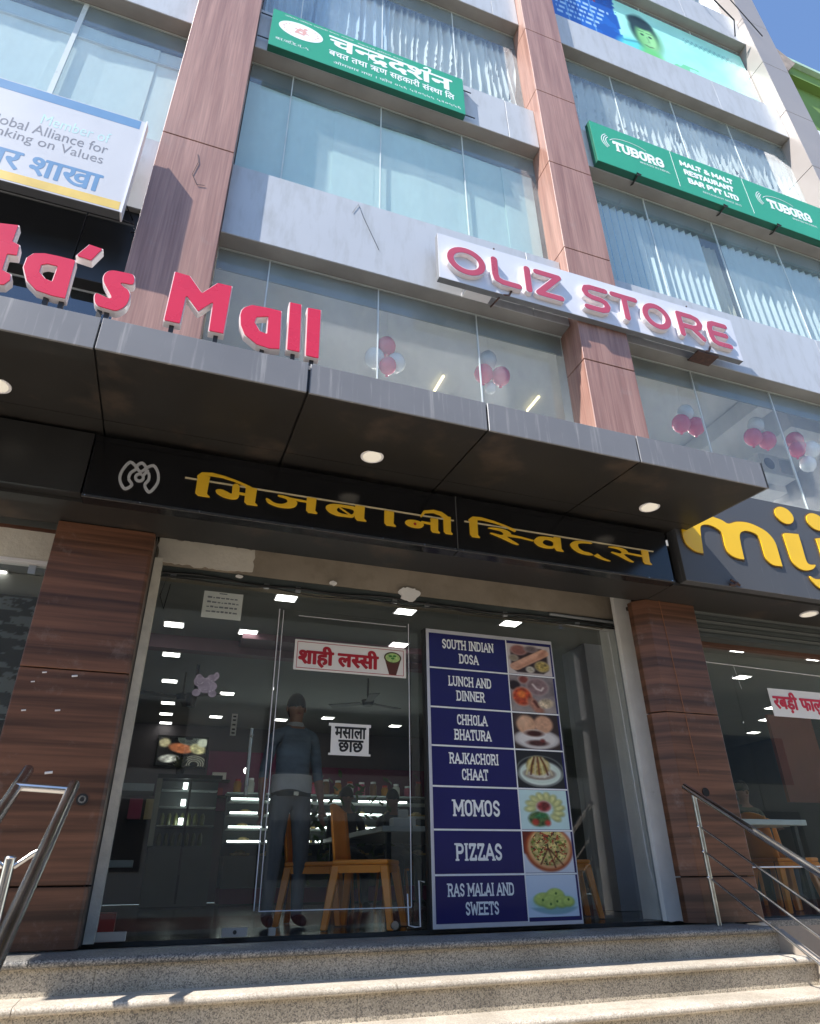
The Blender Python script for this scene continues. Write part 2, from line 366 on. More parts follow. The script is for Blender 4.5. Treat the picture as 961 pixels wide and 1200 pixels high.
def inside(p, L):
    c = False
    for i in range(len(L)):
        a, b = L[i], L[(i+1) % len(L)]
        if (a[1] > p[1]) != (b[1] > p[1]) and p[0] < (b[0]-a[0])*(p[1]-a[1])/(b[1]-a[1])+a[0]: c = not c
    return c
def extrude(mb, F, xs, zs, y0, y1, mf=0, ms=0, tol=None, xf=None):
    """front face at y0 (towards the camera), returns run back to y1"""
    h = xs[1]-xs[0]; Ls = [simp(L, tol or h*.12) for L in loops(F, xs, zs)]; Ls = [L for L in Ls if len(L) > 2 and abs(area(L)) > h*h]
    if not Ls: return mb
    Ls.sort(key=lambda L: -abs(area(L))); par = []
    for i, L in enumerate(Ls):
        p = None
        for j in range(i-1, -1, -1):
            if inside(L[0], Ls[j]) and par[j][0] % 2 == 0 and p is None: p = j
        depth = sum(inside(L[0], Ls[j]) for j in range(i)); par.append((depth, p))
    for i, L in enumerate(Ls):
        if par[i][0] % 2: continue
        hs = [Ls[j] for j in range(len(Ls)) if par[j][0] % 2 and par[j][1] == i]; rings = [L if area(L) > 0 else L[::-1]]+[q if area(q) < 0 else q[::-1] for q in hs]
        pts = [p for r in rings for p in r]
        tris = tessellate_polygon([[Vector((p[0], p[1], 0)) for p in r] for r in rings])
        V = [(p[0], y0, p[1]) for p in pts]; n = len(V); fs = []
        for t in tris:
            a, b, c = t; ar = (pts[b][0]-pts[a][0])*(pts[c][1]-pts[a][1])-(pts[c][0]-pts[a][0])*(pts[b][1]-pts[a][1])
            fs.append((a, b, c) if ar > 0 else (a, c, b))
        mb.add(V, fs, mf)
        if y1 > y0:
            o = 0
            for r in rings:
                k = len(r); VV = [(p[0], y0, p[1]) for p in r]+[(p[0], y1, p[1]) for p in r]
                mb.add(VV, [(q, k+q, k+(q+1) % k, (q+1) % k) for q in range(k)], ms)
    return mb
_gc = {}
def glyph(s):
    if s in _gc: return _gc[s]
    c = bpy.data.curves.new('tmp', 'FONT'); c.body = s; c.size = 1; c.resolution_u = 4
    o = bpy.data.objects.new('tmp', c); COL.objects.link(o); bpy.context.view_layer.update()
    me = bpy.data.meshes.new_from_object(o); V = np.array([v.co[:2] for v in me.vertices]).reshape(-1, 2); cnt = {}
    for p in me.polygons:
        for a, b in p.edge_keys: cnt[(a, b)] = cnt.get((a, b), 0)+1
    E = np.array([[*V[a], *V[b]] for (a, b), k in cnt.items() if k == 1]).reshape(-1, 4)
    tri = [tuple(p.vertices) for p in me.polygons]
    bpy.data.objects.remove(o); bpy.data.curves.remove(c); bpy.data.meshes.remove(me)
    _gc[s] = (E, V, tri); return _gc[s]
def text_layout(tokens, space=.28, gap=.0):
    """tokens: 'x' glyph | ' ' | ('h', x, frac) half form, stem cut away | ('r',) conjunct r stroke | ('reph',) hook above"""
    x = 0; out = []
    for t in tokens:
        if t == ' ': x += space; continue
        if isinstance(t, tuple) and t[0] in ('r', 'reph'): out.append((t[0], x, last)); continue
        ch = t if isinstance(t, str) else t[1]; E, V, _ = glyph(ch); a, b = V[:, 0].min(), V[:, 0].max(); wdt = b-a
        cut = None
        if not isinstance(t, str): cut = wdt*t[2]
        out.append(('g', x-a, ch, x+(cut if cut else wdt), cut is not None)); last = (x, x+(cut or wdt)); x += (cut or wdt)+gap
    return out, x
def text_mesh(tokens, X0, X1, Zb, Zt, y0, y1, bx=0., bz=0., mb=None, mf=0, ms=0, N=46, space=.28, gap=0., ref=None):
    """tokens fitted into the box; bx, bz embolden in em units"""
    mb = mb or MB(); lay, W = text_layout(tokens, space, gap)
    zs_all = [glyph(l[2])[1][:, 1] for l in lay if l[0] == 'g']; zmin, zmax = (min(z.min() for z in zs_all), max(z.max() for z in zs_all)) if ref is None else ref
    sx, sz = (X1-X0)/W, (Zt-Zb)/(zmax-zmin); h = 1/N; k = (bx/bz) if bz > 0 and bx > 0 else 1
    xs, zs, X, Z = grid(-.12, W+.12, zmin-.2, zmax+.32, h); F = np.full(X.shape, 1e9)
    for l in lay:
        if l[0] == 'g':
            _, ox, ch, xe, half = l; E = glyph(ch)[0].copy(); E[:, [0, 2]] += ox
            i0 = max(0, int((E[:, 0].min()-.15-xs[0])/h)); i1 = min(len(xs), int((E[:, 0].max()+.15-xs[0])/h)+1)
            Xs, Zs = X[:, i0:i1]/k, Z[:, i0:i1]; E2 = E.copy(); E2[:, [0, 2]] /= k
            G = f_edges(Xs, Zs, E2)
            if half: G = np.maximum(G, X[:, i0:i1]-xe)
            F[:, i0:i1] = np.minimum(F[:, i0:i1], G-bz)
        elif l[0] == 'r':
            a, b = l[2]; F = np.minimum(F, f_stroke(X, Z, [(b-.10, .13), (b-.36, -.02)], .035)-bz*.5)
        else:
            a, b = l[2]; F = np.minimum(F, f_stroke(X, Z, [(b-.06, .66), (b-.03, .80), (b-.12, .86), (b-.19, .78)], .03)-bz*.5)
    m2 = MB(); extrude(m2, F, xs, zs, 0, 1 if y1 > y0 else 0, mf, ms)
    V = [(X0+x*sx, y0+yy*(y1-y0), Zb+(z-zmin)*sz) for x, yy, z in m2.v]
    n = len(mb.v); mb.v += V; mb.f += [tuple(i+n for i in q) for q in m2.f]; mb.m += m2.m; return mb
def plain_text(s, X0, X1, Zb, Zt, y, mb=None, m=0, shear=0):
    """flat lettering straight from the font outlines"""
    mb = mb or MB(); E, V, tri = glyph(s); a, b = V.min(0), V.max(0)
    P = [(X0+(p[0]-a[0])/(b[0]-a[0])*(X1-X0), y, Zb+(p[1]-a[1])/(b[1]-a[1])*(Zt-Zb)) for p in V]
    return mb.add(P, tri, m)
# block capitals drawn as strokes: letter -> (width, strokes, serif ends)
def _caps():
    C = {}
    C['A'] = (.78, [[(.04, 0), (.39, 1), (.74, 0)], [(.18, .32), (.60, .32)]], [(.06, 0), (.72, 0)])
    C['B'] = (.72, [[(.1, 0), (.1, 1)], [(.1, 1), *arc(.42, .76, .2, .24, 90, -90, 8), (.1, .52)], [(.1, .52), *arc(.44, .26, .2, .26, 90, -90, 8), (.1, 0)]], [(.08, 0), (.08, 1)])
    C['C'] = (.70, [[(.62, .72)]+arc(.37, .72, .26, .28, 10, 180, 8)+arc(.37, .28, .26, .28, 180, 350, 8)], [])
    C['D'] = (.74, [[(.1, 0), (.1, 1), *arc(.34, .68, .3, .32, 90, 0, 6), *arc(.34, .32, .3, .32, 0, -90, 6), (.1, 0)]], [(.06, 0), (.06, 1)])
    C['E'] = (.66, [[(.6, 1), (.1, 1), (.1, 0), (.6, 0)], [(.1, .5), (.5, .5)]], [(.08, 0), (.08, 1)])
    C['H'] = (.80, [[(.12, 0), (.12, 1)], [(.66, 0), (.66, 1)], [(.12, .5), (.66, .5)]], [(.12, 0), (.12, 1), (.66, 0), (.66, 1)])
    C['I'] = (.34, [[(.17, 0), (.17, 1)]], [(.17, 0), (.17, 1)])
    C['J'] = (.56, [[(.44, 1), (.44, .26), *arc(.24, .24, .2, .24, 0, -170, 7)]], [(.44, 1)])
    C['K'] = (.76, [[(.12, 0), (.12, 1)], [(.64, 1), (.14, .42)], [(.3, .6), (.66, 0)]], [(.12, 0), (.12, 1), (.64, 1), (.66, 0)])
    C['L'] = (.62, [[(.12, 1), (.12, 0), (.56, 0), (.56, .2)]], [(.12, 1), (.08, 0)])
    C['M'] = (.96, [[(.12, 0), (.12, 1), (.48, .3), (.84, 1), (.84, 0)]], [(.12, 0), (.84, 0), (.06, 1), (.9, 1)])
    C['N'] = (.84, [[(.12, 0), (.12, 1), (.70, 0), (.70, 1)]], [(.12, 0), (.70, 1), (.06, 1)])
    C['O'] = (.74, [arc(.37, .7, .26, .3, 0, 180, 8)+arc(.37, .3, .26, .3, 180, 360, 8)+[(.63, .7)]], [])
    C['P'] = (.70, [[(.12, 0), (.12, 1), *arc(.42, .73, .2, .27, 90, -90, 8), (.12, .46)]], [(.12, 0), (.06, 1)])
    C['R'] = (.76, [[(.12, 0), (.12, 1), *arc(.42, .75, .2, .25, 90, -90, 8), (.12, .5)], [(.4, .5), (.64, 0)]], [(.12, 0), (.06, 1), (.66, 0)])
    C['S'] = (.66, [[(.56, .80)]+arc(.33, .75, .22, .25, 20, 200, 8)+[(.2, .58), (.46, .42)]+arc(.33, .25, .22, .25, 20, -160, 8)], [])
    C['T'] = (.70, [[(.06, .84), (.06, 1), (.64, 1), (.64, .84)], [(.35, 1), (.35, 0)]], [(.35, 0)])
    C['U'] = (.78, [[(.12, 1), (.12, .3), *arc(.38, .3, .26, .3, 180, 360, 10), (.64, .3), (.64, 1)]], [(.12, 1), (.64, 1)])
    C['V'] = (.76, [[(.08, 1), (.38, 0), (.68, 1)]], [(.08, 1), (.68, 1)])
    C['W'] = (1.04, [[(.08, 1), (.28, 0), (.52, .8), (.76, 0), (.96, 1)]], [(.08, 1), (.96, 1)])
    C['Z'] = (.68, [[(.1, .8), (.1, 1), (.58, 1), (.1, 0), (.6, 0), (.6, .2)]], [])
    C['G'] = (.74, [[(.62, .74)]+arc(.37, .72, .26, .28, 15, 180, 8)+arc(.37, .28, .26, .28, 180, 360, 8)+[(.63, .46), (.42, .46)]], [])
    C['&'] = (.8, [[(.74, 0), (.2, .76), *arc(.36, .82, .15, .16, 200, -20, 8), (.16, .38), *arc(.34, .24, .24, .24, 150, 300, 7), (.7, .44)]], [])
    return C
CAPS = _caps()
def cap_text(s, X0, X1, Zb, Zt, y0, y1=None, wgt=.095, serif=.12, space=.36, mb=None, mf=0, ms=0, N=34, trk=.06):
    mb = mb or MB(); W = sum(CAPS[c][0]+trk if c != ' ' else space for c in s); xs, zs, X, Z = grid(-.15, W+.15, -.2, 1.2, 1/N); F = np.full(X.shape, 1e9); x = 0
    for c in s:
        if c == ' ': x += space; continue
        wd, st, se = CAPS[c]; i0 = max(0, int((x-.25-xs[0])*N)); i1 = min(len(xs), int((x+wd+.25-xs[0])*N)); XX, ZZ = X[:, i0:i1], Z[:, i0:i1]; G = F[:, i0:i1]
        for p in st: G = np.minimum(G, f_stroke(XX, ZZ, [(x+a, wgt+b*(1-2*wgt)) for a, b in p], wgt))
        if serif:
            for a, b in se:
                zz = .055 if b < .5 else .945; G = np.minimum(G, np.maximum(np.abs(XX-x-a)-wgt-serif*.55, np.abs(ZZ-zz)-.055))
        F[:, i0:i1] = G; x += wd+trk
    m2 = MB(); extrude(m2, F, xs, zs, 0, 1 if y1 else 0, mf, ms); y1 = y1 or y0
    n = len(mb.v); mb.v += [(X0+a/W*(X1-X0), y0+b*(y1-y0), Zb+c*(Zt-Zb)) for a, b, c in m2.v]; mb.f += [tuple(i+n for i in q) for q in m2.f]; mb.m += m2.m; return mb
# printed pictures: a fine sheet of coloured vertices
def fbm(X, Z, seed, sc_=6, oc=4):
    r = np.random.RandomState(seed); o = np.zeros(X.shape); am = 1; tot = 0
    for k in range(oc):
        n = 64; g = r.rand(n, n); u = (X*sc_) % (n-1); v = (Z*sc_) % (n-1); i = u.astype(int); j = v.astype(int); a, b = u-i, v-j; a = a*a*(3-2*a); b = b*b*(3-2*b)
        o += am*((g[j, i]*(1-a)+g[j, i+1]*a)*(1-b)+(g[j+1, i]*(1-a)+g[j+1, i+1]*a)*b); tot += am; am *= .55; sc_ *= 2.1
    return o/tot
def picture(paint, X0, X1, Zb, Zt, y, nx=64, nz=64, mb=None):
    mb = mb or MB(); u, v = np.meshgrid(np.linspace(0, 1, nx), np.linspace(0, 1, nz)); C = paint(u, v); b = len(mb.v)
    P = [(X0+a*(X1-X0), y, Zb+c*(Zt-Zb)) for a, c in zip(u.ravel(), v.ravel())]
    mb.add(P, [(j*nx+i, j*nx+i+1, (j+1)*nx+i+1, (j+1)*nx+i) for j in range(nz-1) for i in range(nx-1)])
    cc = np.concatenate([np.clip(C.reshape(-1, 3), 0, 1)**2.2, np.ones((nx*nz, 1))], 1); mb.c = cc if mb.c is None else np.concatenate([mb.c, cc]); return mb
def over(C, mask, col):
    m = np.clip(mask, 0, 1)[..., None]; return C*(1-m)+(np.array(col) if not isinstance(col, np.ndarray) else col)*m
def soft(d, e=.012): return np.clip(.5-d/e/2, 0, 1)

# ================================================================== STRUCTURE
struct(B(-60, 60, -40, 2.0, -1.6, -1.25), "road", ASPH)
struct(B(-60, 60, 1.2, 60, -1.6, -1.22), "pavement", PAVE)
struct(B(-60, 60, -7.4, -5.9, -1.249, -1.13), "opposite_pavement", PAVE)
# building plinth / raised shop floor
struct(B(-6.1, 4.12, 4.22, 14, -1.23, -.034), "floor_base", CONC)
struct(B(4.12, 16, 4.62, 14, -1.23, -.034), "plinth", M("plinth_beige", (.33, .27, .215), .85, var=.12, bmp=.2, dirt=(.2, .18, .16), dscale=3))
struct(B(-6.1, 16, 5.14, 13.2, -.03, -.004), "shop_floor", INF)

# entrance steps: treads and risers of granite slabs
st = thing("entrance_steps", "speckled granite steps with rounded beige treads leading up to the sweet shop doors", "steps", (1.2, 3.4, -1.22))
def nosing(x0, x1, y0, y1, zt, mat, name, th=.036):
    prof = [(y0+.012, zt-th), (y1, zt-th), (y1, zt), (y0+.016, zt), (y0+.006, zt-.004), (y0, zt-.013), (y0, zt-.026), (y0+.005, zt-th+.004)]
    MB().prism(prof, x0, x1, 'x').build(name, mat, st, smooth=True)
XS = [-5.6, -3.9, -2.2, -.42, 1.32, 2.74, 4.12]
for i in range(len(XS)-1):
    nosing(XS[i]+.0015, XS[i+1]-.0015, 4.15, 4.60, 0, GRANF, "floor_slab")
for k in range(7):
    zt = -.15*(k+1); yf = 4.15-.255*(k+1)
    off = [0, .5, -.3, .2, -.4, .3, 0][k]; xs_ = [-5.6]+[x+off for x in XS[1:-1]]+[4.12]
    for i in range(len(xs_)-1):
        nosing(xs_[i]+.0015, xs_[i+1]-.0015, yf, yf+.285, zt, GRANT, "step_tread")
    ro = [.3, -.2, .4, 0, .2, -.3, .1][k]; xr = [-5.6]+[x+ro for x in XS[1:-1]]+[4.12]
    for i in range(len(xr)-1):
        B(xr[i]+.001, xr[i+1]-.001, yf+.285, yf+.33, zt-.002, zt+.114).build("step_riser", GRAN, st)
MB().prism([(2.1, -1.22), (4.62, -1.22), (4.62, -.02), (4.2, -.02), (2.1, -1.2)], 4.12, 4.2, 'x').build("side_wall", M("stair_side", (.32, .27, .22), .85, var=.15, bmp=.2), st)
tag(B(4.28, 4.50, 4.600, 4.618, -.26, -.005).build("stone_patch", M("grey_stone_patch", (.40, .41, .42), .6, var=.2)), "loose grey-white stone tile leaning at the foot of the right column", "stone tile")

# ------------------------------------------------------------------ main building
bld = thing("commercial_building", "tall commercial building clad in brown wood-look panels and pale grey bands", "building", (2.0, 6.0, -1.22))
PIL = [(-6.1, -5.42), (-.88, -.19), (3.68, 4.33)]
seams = {0: [3.0, 6.8, 10.2, 13.6, 17], 1: [3.0, 6.81, 11.9, 15.4, 18.5, 21.4], 2: [3.0, 5.2, 6.95, 8.6, 10.25, 11.9, 13.55, 15.2, 16.85, 18.5, 20.2, 21.9]}
for i, (a, b) in enumerate(PIL):
    zz = seams[i]
    for z0, z1 in zip(zz[:-1], zz[1:]):
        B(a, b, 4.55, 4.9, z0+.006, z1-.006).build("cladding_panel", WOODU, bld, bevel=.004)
    B(a+.02, b-.02, 4.58, 4.9, 3.0, 21.5).build("pillar_core", BLK2, bld)
zz = [3.0+1.65*k for k in range(14)]
for z0, z1 in zip(zz[:-1], zz[1:]):
    B(9.3, 9.98, 4.55, 4.9, z0+.005, z1-.005).build("end_cladding_panel", ENDP, bld, bevel=.004)
B(9.32, 9.96, 4.58, 12.9, 3.0, 24).build("pillar_core", M("end_wall", (.45, .44, .43), .8), bld)
BAYS = [(-5.42, -.88, [-3.2]), (-.19, 3.68, [3.217]), (4.33, 9.3, [7.75])]
FB = [5.80, 9.08, 12.27, 15.45, 18.65]; FT = [6.83, 9.93, 13.19, 16.42, 19.6]
for fi, (zb, zt) in enumerate(zip(FB, FT)):
    for bi, (a, b, sm) in enumerate(BAYS):
        ss = [a+.002]+sm+[b-.002]
        for x0, x1 in zip(ss[:-1], ss[1:]):
            B(x0+.003, x1-.003, 4.69, 4.80, zb, zt).build("spandrel_panel", SPAN, bld, bevel=.003)
        B(a+.003, b-.003, 4.8, 4.872, zb+.004, zt-.01).build("soffit_board", SOFF, bld)
        B(a+.003, b-.003, 4.70, 4.868, zb-.004, zb-.001).build("soffit_board", SOFF, bld)
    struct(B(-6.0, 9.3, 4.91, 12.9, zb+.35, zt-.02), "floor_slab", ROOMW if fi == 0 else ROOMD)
    if fi == 0:
        for (a, b, _) in BAYS[1:]: B(a+.01, b-.01, 4.90, 4.915, 5.53, 6.1).build("header_beam", M("header_board", (.22, .25, .24), .5, var=.1) if a < 0 else bpy.data.materials["header_board"], bld)
    if fi > 0:
        for (a, b, _) in BAYS: B(a+.01, b-.01, 4.90, 4.925, zb-.34, zb+.34).build("header_beam", M("header_beam", (.07, .085, .085), .5, var=.1) if fi == 1 and a < -5 else bpy.data.materials["header_beam"], bld)
# windows
ROWS = [(3.30, 5.80), (6.83, 9.08), (9.93, 12.27), (13.19, 15.45), (16.42, 18.65)]
def window(x0, x1, z0, z1, cuts, gm, thick=.012, transom=None):
    fr = MB(); fr.box(x0, x1, 4.873, 4.893, z0-.02, z0+.004); fr.box(x0, x1, 4.873, 4.893, z1-.01, z1)
    for c in cuts: fr.box(c-thick/2, c+thick/2, 4.872, 4.892, z0+.004, z1-.01)
    if transom: fr.box(x0, x1, 4.896, 4.93, transom-.015, transom+.015)
    wn = fr.build("window", GEDGE, bld); cc = [x0]+list(cuts)+[x1]; wn['_w'] = list(bld['_w']); wn.location = (0, 0, 0)
    for a, b in zip(cc[:-1], cc[1:]): B(a+thick/2+.001, b-thick/2-.001, 4.876, 4.884, z0+.006, z1-.012).build("pane", gm, wn)
MULL = {0: [-4.3, -3.17, -2.04], 1: [.32, 1.46, 2.59], 2: [5.5, 6.75, 8.0]}
for ri, (z0, z1) in enumerate(ROWS):
    for bi, (a, b, _) in enumerate(BAYS):
        g = GL1 if ri == 0 else GLU
        if ri == 0 and bi == 0: window(a, b, 3.3, 4.83, MULL[bi], GLD); continue
        window(a, b, z0, z1, MULL[bi], g, .05 if (bi == 0 and ri > 0) else .012, 8.47 if (bi == 0 and ri == 1) else None)
# dark panels standing in for the bank sign's shadow above the left glazing, first floor
for x0, x1 in ((-5.42, -3.2), (-3.2, -1.33), (-1.33, -.882)): B(x0+.004, x1-.004, 4.74, 4.87, 4.835, 5.795).build("sign_shadow_panel", BLKD, bld, bevel=.003)
# rooms behind the upper windows
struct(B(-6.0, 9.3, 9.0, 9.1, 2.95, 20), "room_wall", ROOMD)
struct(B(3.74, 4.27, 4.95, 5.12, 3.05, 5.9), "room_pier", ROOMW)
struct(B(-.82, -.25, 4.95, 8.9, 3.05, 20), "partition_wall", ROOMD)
struct(B(-.2, 9.3, 8.6, 8.9, 3.2, 6.1), "mall_wall", ROOMW)
struct(B(-6, 9.3, 4.5, 9.0, 3.02, 3.24), "mall_floor", ROOMW)
# ceiling beam and duct in the mall floor
cb = MB(); cb.box(-.1, 9.2, 6.9, 7.25, 5.85, 6.14); cb.build("ceiling_beam", ROOMW, bld)
B(7.55, 9.2, 5.3, 5.7, 5.72, 6.12).build("duct_box", ROOMW, bld)
B(6.95, 7.2, 5.2, 8.6, 5.86, 6.13).build("ceiling_beam", ROOMW, bld)

def curtain(name, x0, x1, z0, z1, y, n, amp, mat, label, group=None, seed=1, wander=.0, sharp=1., cat="curtain"):
    r = np.random.RandomState(seed); cols = max(24, int(n*10)); rows = 12; mb = MB(); ph = np.cumsum(r.uniform(.6, 1.4, n+2)); ph = ph/ph[-1]
    am = r.uniform(.5, 1.2, n+3); us = np.linspace(0, 1, cols)
    V = []
    for j in range(rows+1):
        t = j/rows
        for u in us:
            q = u+wander*math.sin(3*t+seed+5*u)*(1-t)*.6; s = np.interp(q, np.concatenate([[0], ph]), np.arange(n+3)); k = int(min(max(s, 0), n+1))
            V.append((x0+u*(x1-x0), y+amp*am[k]*(abs(math.sin(math.pi*s))**sharp-.5)*(1.25-.5*t), z0+t*(z1-z0)))
    mb.add(V, [(j*cols+i, j*cols+i+1, (j+1)*cols+i+1, (j+1)*cols+i) for j in range(rows) for i in range(cols-1)])
    return tag(mb.build(name, mat, smooth=True), label, cat, group)
# second floor, left bay: pale blinds; middle bay: mint panels; right: pleated blinds
PB = cloth("pale_blind", (.86, .92, .91), .25)
def blind_row(x0, x1, wd, z0, z1, y, mat, label, group, seed, ov=.03, cat="blind"):
    r = random.Random(seed); x = x0; k_ = 0; O = ['first', 'second', 'third', 'fourth', 'fifth', 'sixth', 'seventh', 'eighth', 'ninth', 'tenth', 'eleventh', 'twelfth', 'thirteenth']
    while x < x1-.05:
        b = min(x+wd*r.uniform(.85, 1.15), x1); a = r.uniform(-.012, .012); pts = [(x-ov, y+a), (b, y-a), (b, y-a+.006), (x-ov, y+a+.006)]
        tag(MB().prism(pts, z0, z1, 'z').build("blind_panel", mat), O[k_]+" "+label, cat, group); x = b; k_ += 1
blind_row(-5.35, -.95, .46, 6.85, 8.735, 4.925, PB, "pale blue blind panel from the left in the window above the bank sign", "pale blue blind panels above the bank sign", 3)
blind_row(-.15, 3.64, .56, 6.85, 8.735, 4.925, MINT, "mint blind panel from the left pillar in the large window below the cooperative sign", "mint blind panels in the middle window", 4)
def stripe_blind(x0, x1, z0, z1, y, n, mat, label, group):
    mb = MB(); w = (x1-x0)/n
    for i in range(n):
        a = x0+i*w; mb.add([(a, y, z0), (a+w*.62, y+.06, z0), (a+w*.62, y+.06, z1), (a, y, z1)], [(0, 1, 2, 3)]); mb.add([(a+w*.62, y+.06, z0), (a+w, y, z0), (a+w, y, z1), (a+w*.62, y+.06, z1)], [(0, 1, 2, 3)], 1)
    return tag(mb.build("pleated_blind", mat), label, "blind", group)
stripe_blind(4.38, 6.45, 6.85, 8.735, 4.93, 17, [BLUEB, PB], "blue pleated vertical blind right of the second brown pillar", None)
curtain("drape", 6.42, 6.85, 6.85, 8.7, 5.05, 3, .06, CREAMC, "narrow cream drape between the blue and the pale green blinds", seed=5)
stripe_blind(6.85, 9.25, 6.85, 8.735, 4.93, 17, [cloth("sage_blind", (.42, .58, .58), .35), PB], "pale green pleated vertical blind at the right end of the building", None)
curtain("curtain", -.15, 1.6, 9.95, 12.1, 5.0, 13, .15, SHEER2, "pale blue gathered sheer curtain behind the green cooperative sign", seed=11, wander=.05)
curtain("curtain", 1.6, 3.65, 9.95, 12.1, 5.0, 17, .16, SHEER, "white gathered sheer curtain between the cooperative sign and the second pillar", seed=12, wander=.07)
curtain("curtain", 4.38, 9.25, 9.95, 12.1, 5.0, 38, .16, SHEER, "long white gathered curtain above the green restaurant sign", seed=13, wander=.04)
curtain("curtain", -5.3, -.95, 9.95, 12.1, 5.0, 26, .15, SHEER, "white gathered curtain in the top left window", seed=14, wander=.04)
curtain("curtain", -.15, 3.65, 13.2, 15.3, 5.0, 30, .15, SHEER, "white gathered curtain in the uppermost window left of the second pillar", seed=15, wander=.04)
curtain("curtain", 4.38, 9.25, 16.45, 18.5, 5.0, 38, .10, cloth("cream_sheer", (.78, .72, .62), .4), "cream gathered curtain in the highest visible window on the right", seed=16, wander=.04)

# poster film on the fourth row of windows, right bay
def paint_poster(u, v):
    C = np.zeros(u.shape+(3,)); n = fbm(u*2, v, 3, 6)
    C[:] = (.66, .93, .86); C += (n[..., None]-.5)*.12
    C = over(C, soft(u-.34, .004), (.12, .38, .72)); C = over(C, soft(u-.35, .004)*(n > .55), (.10, .33, .66))
    for k in range(5):
        zz = .66-.085*k; wv = (np.sin(u*260+k*3)*np.cos(u*97+k) > -.25); C = over(C, ((abs(v-zz) < .018) & wv & (u > .06) & (u < .31-.02*k))*.8, (.75, .86, .95))
    for xx, ww in ((.145, .018), (.19, .018), (.235, .018)):
        d = np.minimum(abs(u-xx)-.004, abs(u-xx-ww)-.004); d = np.maximum(d, abs(v-.88)-.10); C = over(C, soft(d, .004), (.86, .16, .16))
    for xx in (.11, .225): C = over(C, soft(abs(u-xx)-.002, .002), (.5, .68, .85))
    # boy's portrait
    C = over(C, soft(f_ell(u, v, (.485, .53), .058, .24), .02), (.36, .62, .40))
    C = over(C, soft(f_ell(u, v, (.41, .14), .095, .24), .02), (.40, .84, .88)); C = over(C, soft(f_stroke(u, v, [(.355, .30), (.42, .36), (.46, .28)], .012), .01), (.30, .62, .66))
    C = over(C, soft(f_ell(u, v, (.465, .60), .062, .27), .012), (.13, .22, .20)); C = over(C, soft(f_ell(u, v, (.475, .50), .048, .21), .012), (.56, .84, .52)); C = over(C, soft(f_ell(u, v, (.46, .75), .058, .10), .012)*(n > .35), (.13, .21, .19))
    C = over(C, soft(f_ell(u, v, (.49, .44), .022, .10), .03)*.5, (.74, .94, .70)); C = over(C, soft(f_ell(u, v, (.445, .42), .02, .12), .03)*.5, (.38, .66, .38))
    C = over(C, soft(f_ell(u, v, (.475, .22), .05, .12), .02), (.44, .80, .46))
    for xx in (.455, .493): C = over(C, soft(f_ell(u, v, (xx, .545), .008, .016), .004), (.10, .18, .15)); C = over(C, soft(f_stroke(u, v, [(xx-.012, .60), (xx+.010, .605)], .004), .004), (.12, .22, .18))
    C = over(C, soft(f_stroke(u, v, [(.477, .53), (.482, .44), (.472, .43)], .003), .004)*.7, (.35, .58, .36)); C = over(C, soft(f_stroke(u, v, [(.458, .37), (.474, .355), (.492, .372)], .006), .004), (.34, .40, .28))
    C = over(C, ((n > .56) & (abs(v-.18) < .13) & (u > .56) & (u < .70))*.6, (.35, .75, .45))
    C = over(C, ((np.sin(u*300)*np.sin(v*70+u*30) > .1) & (abs(v-.80+.0*u) < .05) & (u > .68) & (u < .93))*.5, (.35, .62, .60)); return C
tag(picture(paint_poster, 4.40, 9.25, 13.22, 15.28, 4.868, 320, 130).build("window_poster", PICM), "blue and mint window film poster with a boy's portrait, high on the right", "poster")

# ------------------------------------------------------------------ mall floor: balloons, tube lamps, added fill tubes
def balloons(x, z, y, items, label):
    t = thing("balloon_cluster", label, "balloons", (x, y, z), "balloon clusters in the first-floor window")
    for dx, dz, c, r in [(q[0]*.93, q[1]*.93, q[2], q[3]*.93) for q in items]:
        b = MB(); b.ball((x+dx, y+(.03 if dz > 0 else -.03)*(1 if c else -1), z+dz), r, 16, 10, sz=1.12); b.tube([(x+dx, y, z+dz-r*1.08), (x+dx, y, z+dz-r*1.22)], [.012, .02], 6)
        b.build("balloon", BALR if c else BALW, t, smooth=True)
    MB().tube([(x, y, z), (x, y, 6.19)], .0025, 4).build("string", STR, t)
balloons(1.662, 5.186, 5.2, [(0, .18, 1, .115), (-.14, -.03, 0, .115), (.12, -.03, 0, .11), (0, -.16, 1, .10)], "pink and white balloon cluster nearest the mall lettering")
balloons(2.888, 5.297, 5.2, [(-.04, .17, 0, .11), (-.11, -.06, 1, .115), (.12, -.04, 1, .115), (0, -.2, 0, .07)], "pink and white balloon cluster left of the second brown pillar")
balloons(5.571, 5.241, 5.2, [(0, .14, 0, .11), (-.12, -.06, 1, .12), (.12, -.05, 1, .12)], "pink and white balloon cluster just right of the second brown pillar")
balloons(6.723, 5.288, 5.2, [(0, .18, 0, .11), (-.13, -.05, 1, .12), (.12, -.05, 1, .12)], "balloon cluster midway between the second pillar and the right edge")
balloons(7.475, 5.223, 5.2, [(-.05, .2, 1, .12), (-.16, -.02, 1, .11), (.13, .04, 0, .12), (.05, -.18, 0, .11), (.0, .1, 1, .1)], "large red and white balloon bunch above the yellow dotted sign, second from right")
balloons(8.131, 4.934, 5.2, [(0, .1, 1, .12), (.1, -.12, 0, .12)], "red and white balloons at the right edge above the yellow lettering")
for x, y, l in ((2.8, 6.48, "lit yellowish tube lamp on the mall ceiling, left of two"), (4.21, 6.45, "lit yellowish tube lamp on the mall ceiling beside the second pillar")):
    t = thing("tube_lamp", l, "lamp", (x, y, 6.12)); MB().tube([(x, y-.17, 6.12), (x, y+.17, 6.12)], .018, 8).build("tube", TUBEY, t); B(x-.015, x+.015, y-.18, y+.18, 6.138, 6.155).build("fitting", ROOMW, t)
